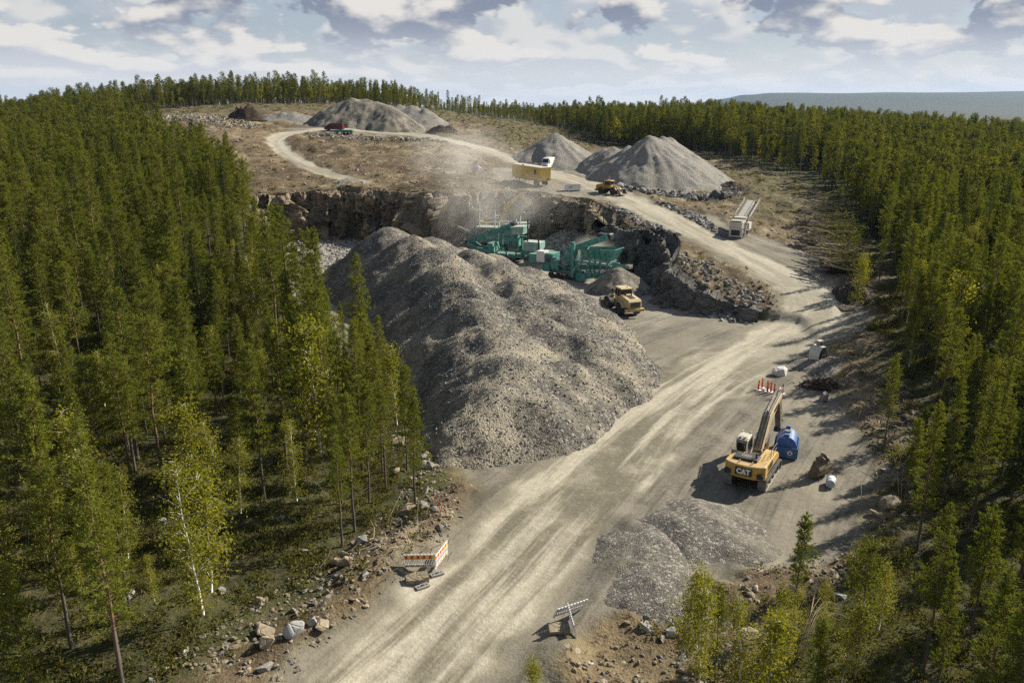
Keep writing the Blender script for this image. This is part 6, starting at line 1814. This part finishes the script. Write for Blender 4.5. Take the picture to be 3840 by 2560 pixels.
foot = near_line([(-50, 164), (-44, 166), (-36, 167), (-28, 167), (-22, 164), (-15, 159.5), (-8, 161), (0, 160), (6, 156)], 700, 1.3, rngR)
back = np.concatenate([foot, in_poly([(-14, 161), (-12, 154), (0, 152), (4, 143), (16, 136), (18, 146), (13, 153), (6, 159), (0, 162.5)], 1800, rngR), near_line([(10, 154), (14, 150), (17, 144)], 260, 1.6, rngR)])
rubble('shot_rock', back, .2, 1.0, ('rock_pale', 'rock', 'rock_tan'), 'broken rock under the far rock face behind the crushers')
cle = in_poly(CLEAR, 9000, rngR)
tm = terrain(cle[:, 0], cle[:, 1], True)
kk = (tm[3] > .5) & (poly_sd(cle[:, 0], cle[:, 1], PIT) < -1) & (cle[:, 1] > 95) & (rngR.random(len(cle)) < .55 + .5 * fbm(cle[:, 0], cle[:, 1], 14, 3, 401))
rubble('rubble', cle[kk], .2, 1.1, ('rock_tan', 'rock_tan', 'rock_pale', 'rock'), 'stones scattered over the cleared brown ground behind the quarry', pw=3)
field = in_poly([(-125, 285), (-104, 262), (-86, 252), (-78, 262), (-92, 282), (-104, 300)], 900, rngR)
rubble('rubble', field, .4, 1.5, ('rock_pale', 'rock', 'rock_tan'), 'pale stone field on the upper left clearing')
# loose stones lying on the heaps
hv, hf = big_pts
def on_mesh(V, F, n, rng):
    a, b, c = V[F[:, 0]], V[F[:, 1]], V[F[:, 2]]
    ar = np.linalg.norm(np.cross(b - a, c - a), axis=1); i = rng.choice(len(F), n, p=ar / ar.sum())
    r1, r2 = rng.random(n)[:, None], rng.random(n)[:, None]
    d = V[F[:, 3]]
    return (a[i] * (1 - r1) + b[i] * r1) * (1 - r2) + (d[i] * (1 - r1) + c[i] * r1) * r2
P = on_mesh(hv, hf, 42000, rngR)
P = P[P[:, 1] < 118]
n = len(P); s = .10 + .20 * rngR.random(n) ** 2.2
c = proto('heap_stone_kinds', [('s%d' % q, RK[m_][i]) for q, m_ in enumerate(('rock', 'rock', 'rock_pale')) for i in range(8)])
lo = scatter('loose_stones', P - np.array(big_heap.location)[None] - np.array([0, 0, .02]), rngR.uniform(0, 6.28, (n, 3)), np.repeat(s[:, None], 3, 1), rngR.integers(0, 24, n), c, None, None, big_heap)

# ------------------------------------------------------------------ slash, roots, poles
def twigs(seed, n, r, h, ln, m_, thick=.02):
    rng = random.Random(seed); b = []
    for _ in range(n):
        a = rng.uniform(0, 6.28); L = ln * rng.uniform(.4, 1.2); x, y, z = rng.gauss(0, r), rng.gauss(0, r), abs(rng.gauss(0, h))
        dz = rng.uniform(-.25, .4) * L
        b.append(([(x, y, z), (x + .5 * L * math.cos(a), y + .5 * L * math.sin(a), z + dz * .6), (x + L * math.cos(a + .2), y + L * math.sin(a + .2), max(0.01, z + dz))], thick, thick * .4, 3))
    me = wood_mesh('twigs', b); me.materials.append(M[m_])
    return me
cs = proto('slash_kinds', [('a', twigs(1, 16, .6, .12, 1.2, 'bark_dead')), ('b', twigs(2, 18, .7, .15, 1.0, 'bark')), ('c', twigs(3, 12, .5, .1, 1.8, 'bark_dead', .03)), ('d', clump(560, .7, .35, 60, .22)), ('e', clump(561, .5, .3, 50, .2))])
sl = np.concatenate([in_poly(CLEAR, 5200, rngR), in_poly(RV, 260, rngR), in_poly(LV, 25, rngR)])
tm = terrain(sl[:, 0], sl[:, 1], True)
kk = (tm[3] > .4) & (poly_sd(sl[:, 0], sl[:, 1], PIT) < -1) & (rngR.random(len(sl)) < np.where(sl[:, 1] < 100, .55, .35 + .7 * tm[4]))
sl = clear_of(sl[kk]); n = len(sl)
scatter('felling_debris', np.stack([sl[:, 0], sl[:, 1], terrain(sl[:, 0], sl[:, 1])], 1), np.stack([sl[:, 0] * 0, sl[:, 0] * 0, rngR.uniform(0, 6.28, n)], 1), np.repeat(rngR.uniform(.7, 1.6, (n, 1)), 3, 1), rngR.integers(0, 5, n), cs, 'twigs and branch litter left over the felled clearing', 'branch litter')
def brush_pile():
    t = thing('brush_pile', 'long pile of felled young trees with pale butts at the right forest edge', 'brush pile', (56, 140, gz(56, 140)))
    rng = random.Random(9); nr = np.random.default_rng(9)
    line = np.array([(49.0, 119), (51.5, 127), (54, 136), (57.5, 146), (61, 156), (63.5, 164)])
    pole = wood_mesh('pole', [([(0, 0, 0), (2.2, 0, .15), (4.5, 0, .1), (6.8, 0, -.3)], .10, .03, 5)]); pole.materials.append(M['bark_dead'])
    C = []; D = []
    for i in range(170):
        s = rng.random() * 5; k = min(4, int(s)); p = line[k] + (line[k + 1] - line[k]) * (s - k)
        off_ = abs(rng.gauss(0, .5)); x = p[0] - 2.6 + rng.gauss(0, .9); y = p[1] + rng.gauss(0, 1.0)
        z = gz(x, y) + .4 + rng.random() * 2.9
        o = link('pole', pole, None, t)
        az = math.atan2(-.55, .84) + rng.gauss(0, .22); el = rng.gauss(.0, .10)
        o.location = (x - 56, y - 140, z - t.location.z); o.rotation_euler = (rng.uniform(0, 6), -el, az)
        o.scale = (rng.uniform(.8, 1.25),) * 3
        m = 26
        q = nr.uniform(1.8, 7.6, m)
        base = np.stack([x + q * math.cos(az) * math.cos(el), y + q * math.sin(az) * math.cos(el), z + q * math.sin(el) - .05 * q], 1) + nr.normal(0, .38, (m, 3))
        C.append(np.repeat(base, 3, 0)); D.append(nr.normal(0, .5, (m * 3, 3)) + [math.cos(az), math.sin(az), .1])
    C = np.concatenate(C); D = np.concatenate(D)
    g0 = terrain(C[:, 0], C[:, 1]); C[:, 2] = np.maximum(C[:, 2], g0 + .1)
    V = tris_at(C - np.array(t.location)[None], D, nr.uniform(.35, .7, len(C)), nr.uniform(.04, .09, len(C)), nr)
    me = mesh_np('needles', V, np.arange(len(V)).reshape(-1, 3))
    o = link('needles', me, 'pine_far', t); tag(o, kind='stuff')
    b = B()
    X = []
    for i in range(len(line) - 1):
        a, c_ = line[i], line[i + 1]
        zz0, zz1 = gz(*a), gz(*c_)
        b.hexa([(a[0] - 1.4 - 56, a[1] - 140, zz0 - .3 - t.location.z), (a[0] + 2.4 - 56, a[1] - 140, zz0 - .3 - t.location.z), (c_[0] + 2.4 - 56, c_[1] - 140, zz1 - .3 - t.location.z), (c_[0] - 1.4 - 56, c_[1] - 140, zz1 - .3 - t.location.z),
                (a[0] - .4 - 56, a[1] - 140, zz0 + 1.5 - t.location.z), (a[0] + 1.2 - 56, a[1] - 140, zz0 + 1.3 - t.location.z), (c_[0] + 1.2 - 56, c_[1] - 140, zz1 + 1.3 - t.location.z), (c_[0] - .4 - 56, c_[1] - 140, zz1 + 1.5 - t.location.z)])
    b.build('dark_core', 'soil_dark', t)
brush_pile()
def root_heap(x, y, rx, ry, h, label, seed, n=200):
    t = thing('root_heap', label, 'root heap', (x, y, gz(x, y) - .2))
    nr = np.random.default_rng(seed)
    X, Y = np.meshgrid(np.linspace(-1.2, 1.2, 26), np.linspace(-1.2, 1.2, 26))
    Z = h * np.clip(1 - (X ** 2 + Y ** 2), -.1, 1) ** 1.0 * (1 + .35 * fbm(X * 5 + seed, Y * 5, 1.0, 3, seed)) if False else h * np.clip(1 - (X ** 2 + Y ** 2), 0, 1) * (1 + .4 * fbm(X * 5 + seed, Y * 5, 1.0, 3, seed)) - .15
    i = np.arange(X.size).reshape(X.shape)
    Q = np.stack([i[:-1, :-1], i[:-1, 1:], i[1:, 1:], i[1:, :-1]], -1).reshape(-1, 4)
    V = np.stack([X.ravel() * rx, Y.ravel() * ry, Z.ravel()], 1)
    link('soil_mound', mesh_np('soil_mound', V, Q), 'soil_dark', t)
    P = []
    rng = random.Random(seed)
    for _ in range(n):
        a = rng.uniform(0, 6.28); r = math.sqrt(rng.random()); px2, py2 = r * math.cos(a), r * math.sin(a)
        z = h * max(0, 1 - r * r) * .9
        L = rng.uniform(.6, 1.8); b = rng.uniform(0, 6.28)
        p = np.array((px2 * rx, py2 * ry, z))
        P.append(([p, p + np.array((L * .5 * math.cos(b), L * .5 * math.sin(b), rng.uniform(.1, .5))), p + np.array((L * math.cos(b + .4), L * math.sin(b + .4), rng.uniform(-.2, .6)))], .06, .02, 4))
    me = wood_mesh('roots', P); me.materials.append(M['bark']); o = link('roots', me, None, t); tag(o, kind='stuff')
root_heap(-93, 289, 7, 5, 4.2, 'dark heap of tree roots and soil on the upper left clearing', 4, 240)
root_heap(48.5, 109.5, 3.6, 5.5, 1.8, 'dark low heap of roots and soil at the outer edge of the road bend', 5, 160)
root_heap(31.6, 77, 2.8, 1.5, 1.1, 'low dark peat heap right of the red marker posts', 6, 60)
root_heap(-22, 262, 6, 3, 2.2, 'dark heap of soil and roots right of the upper terrace', 7, 120)
root_heap(50, 184, 4.5, 3.2, 1.6, 'dark brown soil heap behind the largest gravel heap', 8, 100)
# split stakes and leaning dead stems
for k, (x, y, ln, az, el, lab) in enumerate(((-8.6, 49.2, 2.6, 1.0, .75, 'pale leaning dead stem between the left trees and the verge'), (-6.4, 47.6, 1.5, .2, 1.45, 'thin pale stake standing in the left verge above the barriers'), (-4.9, 49.0, 1.2, 2.6, 1.3, 'thin reddish stake standing by the left verge'),
                                             (17.0, 39.0, 2.8, 1.1, .35, 'pale cut pole lying in the saplings at the lower right'), (15.8, 39.6, 2.2, .4, .3, 'short pale cut pole lying above the bent birches'), (25.5, 52.2, 1.8, 1.3, .5, 'yellowish broken stem by the large brown boulder'))):
    me = wood_mesh('stake', [([(0, 0, -.1), (.5 * ln * math.cos(el), 0, .5 * ln * math.sin(el)), (ln * math.cos(el), 0, ln * math.sin(el))], .035, .018, 6)])
    me.materials.append(M['wood'] if k != 2 else M['red_refl'])
    o = link('stake' if 0 < k < 3 else 'dead_stem', me); o.location = (x, y, gz(x, y) + .05); o.rotation_euler = (0, 0, az)
    tag(o, lab, 'stake' if 0 < k < 3 else 'dead stem')
# birches bent to the ground by snow
for k, (x, y, az, lab) in enumerate(((15.0, 35.2, R(50), 'bundle of thin pale birch stems bent over at the lower right'), (24.4, 43.0, R(25), 'thin pale birch bent in a low arch among the right-hand pines'), (27.6, 50.6, R(100), 'thin bare birch leaning over the big brown boulder'))):
    t = thing('bent_birch', lab, 'birch', (x, y, gz(x, y)), az)
    rng = random.Random(40 + k)
    for q in range((9, 2, 4)[k]):
        s = rng.uniform(.8, 1.1); dy = rng.gauss(0, .12)
        if k < 2:
            P_ = [(0, dy, -.1), (.8 * s, dy * 2, 1.1 * s), (2.0 * s, dy * 3, 1.7 * s), (3.4 * s, dy * 5, 1.5 * s), (4.8 * s, dy * 7, .6 * s)]
        else:
            P_ = [(0, dy, -.1), (.3 * s, dy * 3, 1.6 * s), (.5 * s, dy * 5, 3.2 * s), (.3 * s, dy * 4, 4.6 * s), (.4 * s, dy * 2, 5.6 * s)]
        me = wood_mesh('stem', [(P_, .015, .005, 5)]); me.materials.append(M['bark_dead'])
        link('stem', me, None, t)
# small white boards at the upper tree line
for k, (x, y, lab) in enumerate(((-79, 356, 'leftmost tiny white board at the upper tree line'), (-56, 356, 'middle tiny white board at the upper tree line'), (-45.5, 352, 'rightmost tiny white board at the upper tree line'))):
    t = thing('marker_board', lab, 'marker board', (x, y, gz(x, y)))
    B().box(-.04, .04, -.04, .04, -.2, 1.3).build('stake', 'wood', t)
    B().box(-.45, .45, -.07, -.04, .8, 1.7).build('board', 'white_pl', t)

# ------------------------------------------------------------------ dust over the crushers
def dust(name, loc, size, dens, label, seed, drift):
    bm = bmesh.new(); bmesh.ops.create_icosphere(bm, subdivisions=3, radius=1.0)
    me = bpy.data.meshes.new(name); bm.to_mesh(me); bm.free()
    o = link(name, me); o.location = loc; o.scale = size
    m_ = bpy.data.materials.new(name); m_.use_nodes = True; nt = m_.node_tree; nt.nodes.clear(); g = G(nt)
    out = nd(nt, 'ShaderNodeOutputMaterial'); pv = nd(nt, 'ShaderNodeVolumePrincipled')
    tc = nd(nt, 'ShaderNodeTexCoord').outputs['Object']
    r = g.vmath('LENGTH', tc)
    x, y, z = g.sep(tc)
    cx = g.math('SUBTRACT', x, g.math('MULTIPLY', z, drift))
    wpos = nd(nt, 'ShaderNodeNewGeometry').outputs['Position']
    n1 = g.noise(g.vmath('ADD', wpos, (seed, seed, 0)), .13, 5, .6)
    fall = g.step(r, 1.0, .15)
    d = g.math('MULTIPLY', g.math('MULTIPLY', g.step(n1, .30, .80), fall), dens)
    g.lk(d, pv.inputs['Density'])
    pv.inputs['Color'].default_value = (.97, .94, .88, 1)
    pv.inputs['Anisotropy'].default_value = .25
    g.lk(pv.outputs[0], out.inputs['Volume'])
    me.materials.append(m_)
    tag(o, label, 'dust', kind='stuff')
dust('dust_cloud', (-1, 157, 6.5), (21, 12, 11), .12, 'pale rock dust drifting up around the crushers', 3, .3)
dust('dust_cloud', (13.5, 131, 3.6), (5, 4.5, 4.2), .4, 'thin dust at the discharge of the front crusher', 9, .1)
dust('dust_cloud', (-10, 176, 16), (16, 15, 9), .09, 'thin dust blown up over the terrace above the rock face', 17, .1)
